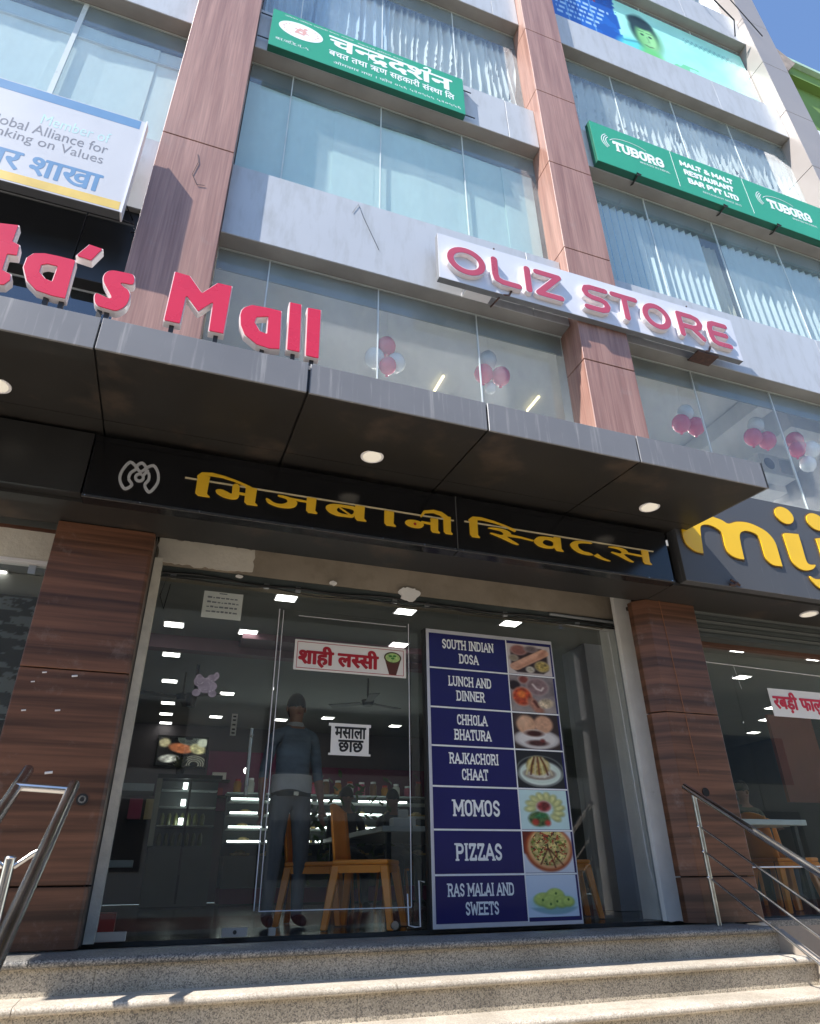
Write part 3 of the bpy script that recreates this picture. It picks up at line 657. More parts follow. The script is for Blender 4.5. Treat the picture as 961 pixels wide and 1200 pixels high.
for i, (x, y) in enumerate([(.8, 7.8), (2.6, 8.0), (4.6, 8.0), (6.1, 8.0), (8.2, 8.0)]):  # unseen tubes added to brighten the mall interior
    t = thing("tube_lamp", "added unseen fill tube deep inside the mall floor", "lamp", (x, y, 6.12), "added unseen fill tubes deep inside the mall floor"); MB().tube([(x-.6, y, 6.1), (x+.6, y, 6.1)], .018, 8).build("tube", FILLTUBE, t); B(x-.62, x+.62, y-.02, y+.02, 6.125, 6.15).build("fitting", ROOMW, t)
ac = thing("ceiling_unit", "white wall-mounted fan unit with square grille in the mall window", "fan unit", (8.15, 6.2, 5.6))
B(7.85, 8.5, 6.15, 6.4, 5.55, 5.9).build("casing", ROOMW, ac, bevel=.01); MB().disc((8.02, 6.147, 5.73), .1, axis='y').build("fan_opening", BLKD, ac); B(8.22, 8.44, 6.14, 6.15, 5.6, 5.85).build("grille", M("grille_grey", (.35, .36, .36), .5), ac)

# ------------------------------------------------------------------ canopy
cn = thing("entrance_canopy", "dark flat entrance canopy faced with weathered grey panels carrying the red letters", "canopy", (1.0, 3.7, 2.9))
CJ = [-2.68, -1.85, -.665, .52, 1.727, 2.92, 4.09]
def soff_z(y): return 2.895+(y-3.2)*.09
for i, (a, b) in enumerate(zip(CJ[:-1], CJ[1:])):
    dz = [0, .002, .006, 0, .003, 0][i]; dy = [0, .004, -.006, .004, 0, 0][i]
    B(a+(.006 if i != 3 else .011), b-(.005 if i != 5 else 0), 3.2+dy, 3.215+dy, 2.892-dz, 3.12-dz).build("fascia_panel", ACP, cn, bevel=.003)
    for y0, y1 in ((3.2165, 4.0), (4.006, 4.6)):
        g = .007 if i != 3 else .011
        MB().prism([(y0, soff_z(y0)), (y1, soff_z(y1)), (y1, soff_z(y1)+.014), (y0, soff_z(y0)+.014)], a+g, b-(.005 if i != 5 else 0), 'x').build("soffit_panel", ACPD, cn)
B(-2.68, 4.085, 3.217, 4.6, 3.08, 3.112).build("top_sheet", ACP, cn)
MB().prism([(3.217, 2.912), (4.6, 3.04), (4.6, 3.07), (3.217, 3.07)], -2.68, 4.07, 'x').build("inner_frame", BLK2, cn)
MB().prism([(3.2, 2.895), (4.6, 3.021), (4.6, 3.12), (3.2, 3.12)], 4.074, 4.09, 'x').build("end_panel", ACP, cn)
tag(B(-6.1, -2.70, 3.60, 4.6, 2.95, 3.12).build("column_shade_strip", ACPD), "added unseen dark strip left of the canopy, shading the left column", "canopy")  # out-of-view strip added to keep sun off the left column
def downlight(x, y, z, label, tilt=True):
    t = thing("downlight", label, "ceiling light", (x, y, z), "round recessed downlights outside")
    MB().tube([(x, y, z+.004), (x, y, z-.006)], .082, 28).build("trim_ring", WHT, t, smooth=True); MB().tube([(x, y, z-.0055), (x, y, z-.009)], .066, 28).build("lamp_disc", DLM, t, smooth=True)
downlight(1.118, 3.83, soff_z(3.83), "round downlight under the canopy above the gold lettering")
downlight(3.475, 3.82, soff_z(3.82), "round downlight under the canopy near its right corner")
downlight(-1.245, 3.80, soff_z(3.80), "round downlight at the far left under the canopy")
downlight(5.6, 4.38, 2.462, "round downlight under the charcoal sign with big yellow letters")

# red letters standing on the canopy (traced outlines, extruded)
def solid(outline, holes=(), smooth_n=0, corner=False, grow=0, h=.006):
    o = spline(outline, smooth_n) if smooth_n else outline; xs_ = [p[0] for p in o]; zs_ = [p[1] for p in o]
    gx, gz, X, Z = grid(min(xs_)-.05, max(xs_)+.05, min(zs_)-.05, max(zs_)+.05, h); F = f_poly(X, Z, o)
    for hl in holes: F = np.maximum(F, -f_poly(X, Z, spline(hl, smooth_n) if smooth_n else hl))
    return F-grow, gx, gz
def red_letter(nm, outline, holes=(), sm=0, label=None, posts=()):
    t = thing(nm, label, "sign letter", (sum(p[0] for p in outline)/len(outline), 3.26, 3.12), "red letters standing on the canopy")
    F, gx, gz = solid(outline, holes, sm); m = MB(); extrude(m, F, gx, gz, 3.228, 3.278, 0, 0); m.build("letter_return", RIM, t)
    m = MB(); extrude(m, F+.006, gx, gz, 3.2215, 3.2275, 0, 0); m.build("letter_face", RED, t)
    for px, pz in posts: B(px-.013, px+.013, 3.25, 3.27, 3.112, pz).build("foot", DKST, t)
aL = [(-1.134, 3.372), (-1.134, 3.453), (-1.108, 3.5), (-1.055, 3.521), (-.985, 3.525), (-.885, 3.524), (-.874, 3.21), (-.945, 3.208), (-1.033, 3.222), (-1.096, 3.28)]
red_letter("letter_t", [(-1.40, 3.57), (-1.36, 3.66), (-1.224, 3.69), (-1.222, 3.55), (-1.183, 3.535), (-1.175, 3.447), (-1.223, 3.439), (-1.217, 3.32), (-1.171, 3.302), (-1.162, 3.256), (-1.184, 3.21), (-1.25, 3.19), (-1.33, 3.20), (-1.37, 3.26), (-1.38, 3.44), (-1.44, 3.44), (-1.44, 3.55)], label="red letter t, cut by the left edge of the view", posts=[(-1.26, 3.2)])
red_letter("letter_a", aL[:6]+[(-.885, 3.5235), (-.8745, 3.212)]+aL[6:], [[(-1.041, 3.367), (-1.044, 3.42), (-1.019, 3.437), (-.972, 3.436), (-.973, 3.321), (-1.006, 3.33)]], 0, "red letter a between the t and the apostrophe", [(-.98, 3.215), (-.9, 3.215)])
red_letter("apostrophe", [(-.9, 3.556), (-.808, 3.544), (-.764, 3.667), (-.848, 3.678)], label="tilted red apostrophe mark above the canopy", posts=())
red_letter("letter_s", spline([(-.566, 3.516), (-.555, 3.438), (-.618, 3.426), (-.60, 3.405), (-.571, 3.386), (-.555, 3.337), (-.564, 3.263), (-.602, 3.209), (-.649, 3.204), (-.725, 3.221), (-.742, 3.308), (-.672, 3.295), (-.66, 3.306), (-.689, 3.354), (-.723, 3.414), (-.724, 3.473), (-.695, 3.512), (-.635, 3.521)], 4), label="red letter s after the apostrophe", posts=[(-.66, 3.21), (-.7, 3.22)])
red_letter("letter_m", [(-.352, 3.63), (-.355, 3.215), (-.255, 3.217), (-.253, 3.441), (-.173, 3.34), (-.102, 3.439), (-.098, 3.212), (-.003, 3.215), (.002, 3.626), (-.092, 3.624), (-.171, 3.51), (-.258, 3.625)], label="large red capital M standing in front of the brown pillar", posts=[(-.305, 3.22), (-.05, 3.22)])
red_letter("letter_a", [(.068, 3.399), (.072, 3.44), (.087, 3.472), (.131, 3.509), (.22, 3.517), (.324, 3.518), (.338, 3.195), (.272, 3.179), (.19, 3.19), (.111, 3.247), (.079, 3.319)], [[(.169, 3.366), (.176, 3.41), (.238, 3.435), (.242, 3.301), (.206, 3.308)]], 0, "red letter a right after the capital M", [(.23, 3.19)])
red_letter("letter_l", [(.363, 3.613), (.447, 3.616), (.463, 3.205), (.373, 3.203)], label="first of the two red letters l", posts=[(.42, 3.21)])
red_letter("letter_l", [(.48, 3.603), (.577, 3.612), (.584, 3.189), (.492, 3.189)], label="last red letter l, next to the canopy joint", posts=[(.54, 3.2)])

# ------------------------------------------------------------------ black shop signs under the canopy
sg = thing("shop_sign", "long glossy black fascia sign with gold Devanagari shop name and white logo", "sign", (1.6, 4.2, 2.46))
for x0, x1, dz in ((-.70, 1.888, 0), (1.893, 3.865, .002)):
    B(x0, x1, 4.14, 4.24, 2.46+dz, 2.93).build("sign_panel", BLK, sg, bevel=.003)
MB().box(-.70, 1.888, 4.13, 4.139, 2.462, 2.475).box(1.893, 3.865, 4.13, 4.139, 2.464, 2.476).build("bottom_trim", M("trim_dark_metal", (.06, .06, .06), .35, .5), sg)
MB().box(1.8885, 1.8925, 4.134, 4.16, 2.47, 2.93).build("joint_strip", M("joint_strip", (.12, .12, .12), .4), sg)
for x in (-.68, -.35, .02, .35, .78, 1.0, 1.3, 1.62, 1.86, 1.93, 2.35, 2.8, 3.25, 3.6, 3.83):
    tag(MB().tube([(x, 4.129, 2.468), (x, 4.126, 2.468)], .005, 8).build("screw", STEEL, sg), kind=None)
YS = 4.128
# maa with short i, ja, ba, aa, na, long ii: drawn as calligraphic strokes (x, z in sign metres)
def sign_strokes(defs, x0, x1, z0, z1, mats, name, h=.0035):
    gx, gz, X, Z = grid(x0, x1, z0, z1, h); F = np.full(X.shape, 1e9)
    for d in defs:
        if d[0] == 's': F = np.minimum(F, f_stroke(X, Z, d[1], d[2]))
        elif d[0] == 'p': F = np.minimum(F, f_poly(X, Z, spline(d[1], 5)))
        elif d[0] == 'v': # vertical stem with a small foot to the right
            x, zt, zb, hw = d[1:]; F = np.minimum(F, f_poly(X, Z, [(x-hw, zt), (x+hw, zt), (x+hw*.9, zb+.02), (x+hw*1.5, zb), (x-hw*.5, zb), (x-hw, zb+.018)]))
        elif d[0] == 'h': F = np.maximum(F, -f_poly(X, Z, spline(d[1], 5)))
    m = MB(); extrude(m, F, gx, gz, YS, 4.1385, 0, 0); return m.build(name, mats, sg)
HZ = 2.712; BZ = 2.598
T1 = [('v', .006, 2.745, 2.588, .040), ('s', [(-.028, 2.735), (-.005, 2.758), (.06, 2.768), (.14, 2.763), (.22, 2.748), (.30, 2.722), (.335, 2.70)], [.012, .014, .012, .008, .007, .010, .020]),
      ('v', .345, 2.712, 2.578, .038), ('p', [(.10, 2.65), (.115, 2.625), (.16, 2.606), (.215, 2.600), (.255, 2.612), (.262, 2.64), (.225, 2.652), (.205, 2.640), (.175, 2.652), (.135, 2.662)]), ('s', [(.235, 2.70), (.238, 2.63)], .024), ('s', [(.24, 2.655), (.33, 2.652)], .008),
      ('p', [(.455, 2.646), (.475, 2.616), (.54, 2.596), (.61, 2.596), (.665, 2.612), (.685, 2.645), (.66, 2.672), (.60, 2.688), (.545, 2.690), (.545, 2.680), (.60, 2.670), (.612, 2.645), (.575, 2.622), (.52, 2.622), (.475, 2.645)]), ('s', [(.63, 2.676), (.76, 2.672)], .006), ('v', .79, 2.708, 2.588, .034),
      ('p', [(.90, 2.655), (.925, 2.620), (.985, 2.600), (1.05, 2.600), (1.12, 2.61), (1.13, 2.685), (1.06, 2.692), (.98, 2.690), (.93, 2.68)]), ('v', 1.165, 2.706, 2.586, .036), ('v', 1.40, 2.702, 2.582, .037),
      ('p', [(1.53, 2.632), (1.555, 2.606), (1.61, 2.598), (1.66, 2.605), (1.685, 2.630), (1.66, 2.652), (1.61, 2.660), (1.555, 2.654)]), ('s', [(1.67, 2.655), (1.75, 2.652)], .007), ('v', 1.775, 2.70, 2.582, .030),
      ('v', 1.905-.02, 2.735, 2.588, .030)]
T1 = [t for t in T1]
T1h = [('h', [(.985, 2.640), (1.01, 2.622), (1.07, 2.618), (1.11, 2.63), (1.115, 2.665), (1.05, 2.674), (1.0, 2.668)])]
def remap(defs, f):
    out = []
    for d in defs:
        if d[0] == 'v': out.append(('v', f(d[1]), *d[2:]))
        else: out.append((d[0], [(f(a), b) for a, b in d[1]], *d[2:]))
    return out
fx = lambda x: -.02+(x+.03)*.955
g1 = remap(T1+T1h, fx)
g1 += [('s', [(1.60, 2.705), (1.625, 2.745), (1.70, 2.762), (1.76, 2.752), (1.795, 2.725)], [.008, .010, .012, .016, .022]), ('s', [(fx(1.01), 2.665), (fx(1.10), 2.615)], .004)]
sign_strokes(g1, -.14, 1.87, 2.56, 2.80, YELD, "gold_lettering")
g2 = [('v', 2.03, 2.748, 2.596, .034), ('s', [(2.0, 2.738), (2.03, 2.758), (2.10, 2.766), (2.20, 2.756), (2.30, 2.735), (2.385, 2.708)], [.010, .014, .011, .008, .007, .010]),
      ('p', [(2.15, 2.695), (2.22, 2.705), (2.30, 2.700), (2.345, 2.680), (2.34, 2.655), (2.31, 2.640), (2.38, 2.605), (2.41, 2.588), (2.36, 2.592), (2.26, 2.625), (2.17, 2.650), (2.19, 2.655), (2.26, 2.648), (2.285, 2.665), (2.26, 2.685), (2.20, 2.690)]), ('s', [(2.33, 2.658), (2.43, 2.656), (2.54, 2.645)], [.010, .006, .005]),
      ('p', [(2.55, 2.645), (2.575, 2.612), (2.63, 2.597), (2.70, 2.600), (2.735, 2.62), (2.735, 2.69), (2.66, 2.696), (2.59, 2.684)]), ('v', 2.765, 2.708, 2.588, .031), ('h', [(2.625, 2.640), (2.65, 2.620), (2.70, 2.618), (2.725, 2.635), (2.72, 2.665), (2.66, 2.672)]),
      ('p', [(2.885, 2.67), (2.90, 2.630), (2.96, 2.600), (3.03, 2.592), (3.10, 2.600), (3.13, 2.615), (3.17, 2.590), (3.24, 2.570), (3.25, 2.566), (3.19, 2.568), (3.12, 2.585), (3.06, 2.612), (3.0, 2.618), (2.96, 2.640), (2.955, 2.672), (2.99, 2.692), (3.08, 2.702), (3.11, 2.700), (3.05, 2.712), (2.95, 2.706)]),
      ('p', [(3.25, 2.698), (3.32, 2.708), (3.39, 2.702), (3.43, 2.682), (3.425, 2.660), (3.39, 2.645), (3.45, 2.605), (3.48, 2.590), (3.43, 2.595), (3.35, 2.625), (3.27, 2.650), (3.29, 2.655), (3.35, 2.650), (3.375, 2.668), (3.35, 2.688), (3.29, 2.694)]), ('s', [(3.43, 2.665), (3.58, 2.660)], .006), ('v', 3.61, 2.718, 2.592, .034)]
sign_strokes(g2, 1.96, 3.72, 2.54, 2.79, YELD, "gold_lettering")
MB().box(-.105, 1.865, 4.1295, 4.1385, HZ-.006, HZ+.003).box(1.955, 3.70, 4.1295, 4.1385, HZ+.004, HZ+.013).build("headline_stroke", CREAML, sg)
MB().disc((fx(1.61), 4.1275, 2.627), .012, 12, 'y').build("red_dot", REDP, sg)
LG = [[(-.46, 2.76), (-.495, 2.697), (-.503, 2.634), (-.485, 2.584), (-.456, 2.556), (-.422, 2.592), (-.448, 2.631), (-.445, 2.679), (-.416, 2.72)], [(-.389, 2.768), (-.416, 2.735), (-.388, 2.70), (-.36, 2.735)], [(-.316, 2.762), (-.28, 2.713), (-.269, 2.646), (-.287, 2.588), (-.313, 2.558), (-.345, 2.604), (-.328, 2.648), (-.334, 2.693), (-.362, 2.725)]]
gx, gz, X, Z = grid(-.54, -.23, 2.52, 2.80, .0035); F = np.full(X.shape, 1e9)
for p in LG:
    q = spline(p, 4); F = np.minimum(F, f_stroke(X, Z, q+[q[0]], .0085))
F = np.minimum(F, f_stroke(X, Z, arc(-.386, 2.655, .024, .027, 80, 400, 14)+[(-.345, 2.715)], .0085))
m = MB(); extrude(m, F, gx, gz, YS, 4.1385); m.build("logo", SILV, sg)
tag(B(-3.2, -.715, 4.17, 4.26, 2.50, 2.955).build("side_sign_board", BLKD), "plain dark fascia board left of the black sign", "fascia board")
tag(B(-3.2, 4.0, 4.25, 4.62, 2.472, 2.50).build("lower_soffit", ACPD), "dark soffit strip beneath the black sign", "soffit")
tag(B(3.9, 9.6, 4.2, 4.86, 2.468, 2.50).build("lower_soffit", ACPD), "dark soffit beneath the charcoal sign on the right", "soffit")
tag(B(-6.0, 9.9, 4.62, 4.87, 2.72, 3.3).build("bulkhead", BLK2), "dark bulkhead behind the shop signs above the glass", "bulkhead")
tag(B(-.3, 4.3, 4.86, 5.4, 2.70, 3.0).build("inner_bulkhead", BLK2), "dark bulkhead over the recessed shop entrance", "bulkhead")

mj = thing("large_shop_sign", "charcoal fascia sign with big rounded yellow Latin letters at the right edge", "sign", (6.0, 4.15, 2.49))
for x0, x1 in ((3.975, 5.92), (5.924, 8.4)): B(x0, x1, 4.12, 4.24, 2.49, 3.475).build("sign_panel", MIJB, mj, bevel=.003)
mO = [(4.037, 2.95), (4.05, 3.07), (4.12, 3.15), (4.25, 3.185), (4.36, 3.182), (4.433, 3.164), (4.523, 3.148), (4.593, 3.121), (4.701, 3.159), (4.846, 3.171), (4.995, 3.131), (5.067, 3.08), (5.105, 3.007), (5.108, 2.9), (5.105, 2.772), (5.10, 2.769), (4.994, 2.768), (4.933, 2.82), (4.927, 2.93), (4.927, 3.011), (4.895, 3.066), (4.798, 3.082), (4.721, 3.056), (4.687, 3.004), (4.675, 2.91), (4.668, 2.778), (4.664, 2.774), (4.582, 2.777), (4.508, 2.81), (4.487, 2.882), (4.489, 3.003), (4.443, 3.049), (4.365, 3.072), (4.285, 3.059), (4.249, 3.018), (4.232, 2.90), (4.216, 2.774), (4.212, 2.77), (4.135, 2.777), (4.065, 2.818), (4.038, 2.872)]
iO = [(5.236, 3.09), (5.245, 3.12), (5.287, 3.135), (5.425, 3.147), (5.437, 3.14), (5.435, 3.026), (5.429, 2.868), (5.463, 2.834), (5.52, 2.842), (5.528, 2.832), (5.473, 2.789), (5.371, 2.765), (5.288, 2.787), (5.245, 2.842), (5.239, 2.949)]
jO = [(5.655, 3.10), (5.668, 3.14), (5.83, 3.16), (5.838, 3.15), (5.83, 2.843), (5.76, 2.68), (5.62, 2.60), (5.50, 2.60), (5.43, 2.65), (5.409, 2.712), (5.47, 2.69), (5.57, 2.71), (5.635, 2.80), (5.65, 2.95)]
BRN = M("sign_letter_outline", (.12, .07, .02), .5)
for o in (mO, iO, jO):
    F, gx, gz = solid(o, (), 4, h=.007); m = MB(); extrude(m, F-.010, gx, gz, 4.112, 4.119, 0, 0); m.build("letter_outline", BRN, mj)
    m = MB(); extrude(m, F, gx, gz, 4.104, 4.1115, 0, 0); m.build("yellow_letter", YEL, mj)
for cx, cz, rx, rz in ((5.332, 3.335, .112, .092), (5.735, 3.33, .12, .095)):
    el = arc(cx, cz, rx, rz, 0, 345, 23); F, gx, gz = solid(el, (), 0, h=.007); m = MB(); extrude(m, F-.010, gx, gz, 4.112, 4.119); m.build("letter_outline", BRN, mj); m = MB(); extrude(m, F, gx, gz, 4.104, 4.1115); m.build("yellow_letter", YEL, mj)
MB().tube([(4.42, 4.10, 2.50), (4.46, 4.10, 2.50), (4.50, 4.09, 2.52), (4.53, 4.10, 2.505), (4.44, 4.10, 2.545)], .012, 6).build("rusty_clip", RUST, mj)

# ------------------------------------------------------------------ upper signs
def flex_sign(nm, label, x0, x1, z0, z1, y0, y1, face, side, loc=None):
    t = thing(nm, label, "sign", ((x0+x1)/2, (y0+y1)/2, z0)); B(x0, x1, y0+.002, y1, z0, z1).build("sign_box", side, t, bevel=.004); B(x0+.002, x1-.002, y0-.002, y0+.0015, z0+.004, z1-.002).build("face_sheet", face, t); return t
# bank sign
bs = flex_sign("bank_sign", "white lightbox bank branch sign with blue top and ochre bottom stripe", -3.9, -1.0, 5.325, 6.60, 4.37, 4.46, LBOX, M("lightbox_frame", (.10, .10, .10), .5), )
y = 4.3676
MB().box(-3.9, -1.04, y-.0004, y, 6.47, 6.59).build("blue_stripe", BLUEP, bs); MB().box(-3.9, -1.015, y-.0004, y, 5.345, 5.445).build("ochre_stripe", YELP, bs)
MB().box(-1.0, -.985, 4.36, 4.46, 5.315, 6.61).build("edge_trim", WHT, bs)
def shift(p): return p
def bank(sx): return -1.0+(sx+.936)*1.065    # plane offset from the 4.1 m reading to the real sign plane
def bz(z): return .32+(z-.32)*1.0659
plain_text("Member of", bank(-1.69), bank(-1.165), bz(5.79), bz(5.92), y-.0004).build("lettering", AQUAP, bs)
tl = MB(); plain_text("Global Alliance for", bank(-2.07), bank(-1.155), bz(5.645), bz(5.765), y-.0004, tl); plain_text("Banking on Values", bank(-2.07), bank(-1.165), bz(5.48), bz(5.62), y-.0004, tl); tl.build("lettering", GREYP, bs)
text_mesh(['बजार', ' ', 'शाखा'], bank(-2.22), bank(-1.13), bz(5.17), bz(5.38), y-.0007, y-.0002, .028, .012).build("devanagari_lettering", BLUEP, bs)
MB().tube([(-1.02, 4.46, 5.6), (-.95, 4.68, 5.62), (-.90, 4.66, 5.45), (-.93, 4.62, 5.4)], .006, 5).tube([(-1.0, 4.46, 5.35), (-.93, 4.66, 5.55)], .005, 5).build("loose_cable", WIRE, bs)

# cooperative sign
cs = flex_sign("cooperative_sign", "green flex sign with white oval emblem and white Devanagari lettering", -.04, 2.42, 8.68, 9.46, 4.40, 4.60, GREEN, GREEND)
y = 4.397; K = .986
text_mesh(['च', ('h', 'न', .62), 'द', ('r',), 'द', 'श', ('reph',), 'न'], .66, 2.25, 9.07, 9.33, y-.003, y-.001, .035, .016).build("devanagari_title", PRW, cs)
text_mesh(['बचत', ' ', 'तथा', ' ', 'ऋण', ' ', 'सहकारी', ' ', 'सं', ('h', 'स', .62), 'था', ' ', 'िल'], .66, 2.28, 8.89, 9.06, y-.003, y-.001, .018, .012).build("devanagari_line", PRW, cs)
sm = MB()
plain_text("का.जि.द.नं.-५", .03, .42, 8.83, 8.90, y-.0015, sm); plain_text("ओमनगर नपा । फोन ०५६ ५२०५५५ ५२०५५६", .72, 2.36, 8.76, 8.83, y-.0015, sm); plain_text("चितवन जिल्ला सहकारी संघमा आबद्ध", .10, .95, 9.385, 9.42, y-.0015, sm); plain_text("सहकारी विभाग दर्ता", 1.0, 1.6, 9.36, 9.40, y-.0015, sm); sm.build("small_print", PRW, cs)
m = MB(); gx, gz, X, Z = grid(0, .64, 8.9, 9.4, .01); extrude(m, f_ell(X, Z, (.31, 9.17), .265, .165), gx, gz, y-.002, y-.001); m.build("oval_emblem", PRW, cs)
EP = M("emblem_pink", (.72, .38, .33), .5)
m = MB(); F = np.minimum(f_stroke(X, Z, [(.25, 9.12), (.30, 9.22), (.36, 9.20), (.34, 9.12), (.26, 9.13)], .016), f_ell(X, Z, (.36, 9.245), .025, .02)); F = np.minimum(F, f_stroke(X, Z, [(.24, 9.20), (.40, 9.15)], .010)); F = np.minimum(F, np.maximum(abs(f_ell(X, Z, (.31, 9.17), .205, .122))-.006, np.sin(np.arctan2(Z-9.17, X-.31)*26)*.02)); extrude(m, F, gx, gz, y-.0035, y-.0025); m.build("emblem_print", EP, cs)
for x, z in ((-.10, 9.36), (-.10, 8.86), (2.48, 9.30), (2.50, 8.76)): B(x-.07, x+.07, 4.5, 4.52, z-.008, z+.008).build("bracket", DKST, cs)

cs.location = (1.244, 4.643, 9.06); cs.scale = (1.0455, .42, 1.0455)
# restaurant sign
tb = flex_sign("restaurant_sign", "long green beer-brand restaurant sign with white lettering, upper right", 4.40, 9.1, 8.81, 9.72, 4.44, 4.56, GREEN, GREEND)
y = 4.437
cap_text("TUBORG", 4.74, 5.60, 9.20, 9.42, y-.003, y-.001, .11, .14, mf=0).build("brand_lettering", PRW, tb)
cap_text("TUBORG", 7.52, 8.40, 9.20, 9.42, y-.003, y-.001, .11, .14).build("brand_lettering", PRW, tb)
md = MB()
cap_text("MALT & MALT", 5.92, 6.90, 9.44, 9.57, y-.003, y-.001, .12, 0, mb=md); cap_text("RESTAURANT", 5.95, 6.86, 9.25, 9.38, y-.003, y-.001, .12, 0, mb=md); cap_text("BAR PVT. LTD".replace('.', ''), 5.98, 6.90, 9.06, 9.19, y-.003, y-.001, .12, 0, mb=md); md.build("restaurant_lettering", PRW, tb)
sw = MB(); plain_text("RESTAURANT SINCE 2015", 6.2, 6.9, 8.95, 8.99, y-.0015, sw); plain_text("BREWED IN NEPAL", 5.15, 5.66, 9.12, 9.16, y-.0015, sw); plain_text("BREWED IN NEPAL", 7.95, 8.45, 9.12, 9.16, y-.0015, sw)
for x0 in (4.62, 7.38):
    for k in range(3):
        a = arc(x0+.10, 9.36, .10+.035*k, .12+.03*k, 120, 235, 12); gx, gz, X, Z = grid(x0-.2, x0+.3, 9.1, 9.7, .006); _m = MB(); extrude(_m, f_stroke(X, Z, a, .006), gx, gz, y-.002, y-.001); _m.build("emblem_arc", PRW, tb)
    a = arc(x0+.42, 9.36, .36, .17, 165, 40, 16); gx, gz, X, Z = grid(x0-.1, x0+.9, 9.1, 9.7, .008); _m = MB(); extrude(_m, f_stroke(X, Z, a, .005), gx, gz, y-.002, y-.001); _m.build("emblem_swoosh", PRW, tb)
sw.build("small_print", PRW, tb)
MB().box(5.78, 5.786, y-.002, y, 8.9, 9.7).box(7.12, 7.126, y-.002, y, 8.9, 9.7).build("divider_line", PRW, tb)
for x in (5.05, 6.55, 7.55): MB().tube([(x-.03, 4.43, 8.83), (x+.03, 4.42, 8.80), (x-.02, 4.43, 8.785), (x, 4.60, 8.79), (x, 4.68, 8.84)], .012, 6).build("bracket", DKST, tb)

tb.location = (6.963, 4.633, 9.078); tb.scale = (1.0315, .87, 1.0315)
# store sign
ol = flex_sign("store_sign", "pale grey store sign board with pink outlined channel letters crossing the brown pillar", 1.96, 5.86, 5.66, 6.32, 4.405, 4.50, OLZ, M("sign_box_grey", (.16, .165, .175), .5), )
def offs(x, z, y0=4.33, y1=4.395):
    return x*y1/y0, .32+(z-.32)*y1/y0
def channel(lt, x0, x1, z0=5.745, z1=6.135):
    w_ = .036; gx, gz, X, Z = grid(x0-.07, x1+.07, z0-.07, z1+.07, .006); F = np.full(X.shape, 1e9); W, H = x1-x0-2*w_, z1-z0-2*w_
    S = {'O': [[*arc(.5, .5, .5, .5, 0, 360, 28)]], 'L': [[(.0, 1), (0, .3), (.06, .08), (.3, 0), (1, 0)]], 'I': [[(.5, 1), (.5, 0)]], 'Z': [[(0, 1), (1, 1), (0, 0), (1, 0)]],
         'S': [[(1, 1), (.3, 1), (.08, .93), (0, .77), (.08, .6), (.3, .52), (.7, .5), (.92, .42), (1, .25), (.92, .08), (.7, 0), (0, 0)]], 'T': [[(0, 1), (1, 1)], [(.5, 1), (.5, 0)]],
         'R': [[(0, 0), (0, 1), (.65, 1), (.9, .93), (1, .73), (.9, .52), (.65, .44), (.2, .44)], [(.55, .44), (1, 0)]], 'E': [[(1, 1), (.3, 1), (.08, .92), (0, .7), (0, .3), (.08, .08), (.3, 0), (1, 0)], [(0, .5), (.9, .5)]]}
    for p in S[lt]: F = np.minimum(F, f_stroke(X, Z, [(x0+w_+a*W, z0+w_+b*H) for a, b in p], w_))
    m = MB(); extrude(m, F-.011, gx, gz, 4.335, 4.402, 0, 0); e = m.build("letter_return", RIM, ol)
    m = MB(); extrude(m, F, gx, gz, 4.329, 4.3345, 0, 0); m.build("pink_letter_face", PINK, e)
for lt, a, b in (('O', 2.035, 2.47), ('L', 2.545, 2.885), ('I', 2.935, 3.012), ('Z', 3.055, 3.40), ('S', 3.655, 4.0), ('T', 4.03, 4.40), ('O', 4.445, 4.83), ('R', 4.935, 5.30), ('E', 5.37, 5.69)):
    channel(lt, a, b)
for x, dz in ((2.75, 0), (5.35, 0)):
    MB().tube([(x-.08, 4.36, 5.62), (x, 4.40, 5.67), (x+.03, 4.39, 5.74)], .012, 6).tube([(x-.1, 4.45, 5.64), (x-.1, 4.72, 5.70)], .010, 6).build("bracket", RUST, ol)
    MB().tube([(x-.1, 4.5, 6.32), (x-.1, 4.46, 6.40)], .010, 6).build("bracket", RUST, ol)
B(5.2, 5.5, 4.42, 4.66, 5.635, 5.655).build("support_arm", RUST, ol); B(2.3, 2.6, 4.47, 4.68, 5.70, 5.76).build("support_arm", WHT, ol)

ol.location = (3.972, 4.512, 5.745); ol.scale = (1.016, .75, 1.016)
# loose cables across the upper right facade
cb1 = MB(); cb1.tube([(7.2, 4.5, 19.0), (7.95, 4.45, 16.9), (8.9, 4.5, 15.75), (9.0, 4.66, 15.5)], .014, 6); cb1.tube([(7.25, 4.5, 18.9), (8.6, 4.4, 17.0), (9.6, 4.5, 15.6)], .010, 6)
tag(cb1.build("hanging_cable", WIRE), "dark cables hanging across the pale bands at the top right", "cable")
tag(MB().tube([(1.10, 4.685, 6.62), (1.16, 4.683, 6.78), (1.22, 4.685, 6.60), (1.40, 4.683, 6.15)], .0022, 5).build("wall_wire", WIRE), "thin wire hanging on the pale band left of the store sign", "wire")
tag(MB().tube([(-.52, 4.546, 6.62), (-.50, 4.544, 6.50), (-.53, 4.545, 6.30), (-.47, 4.543, 6.17), (-.40, 4.543, 6.19)], .0025, 5).build("wall_wire", WIRE), "thin wire hanging on the left brown pillar beside the bank sign", "wire")

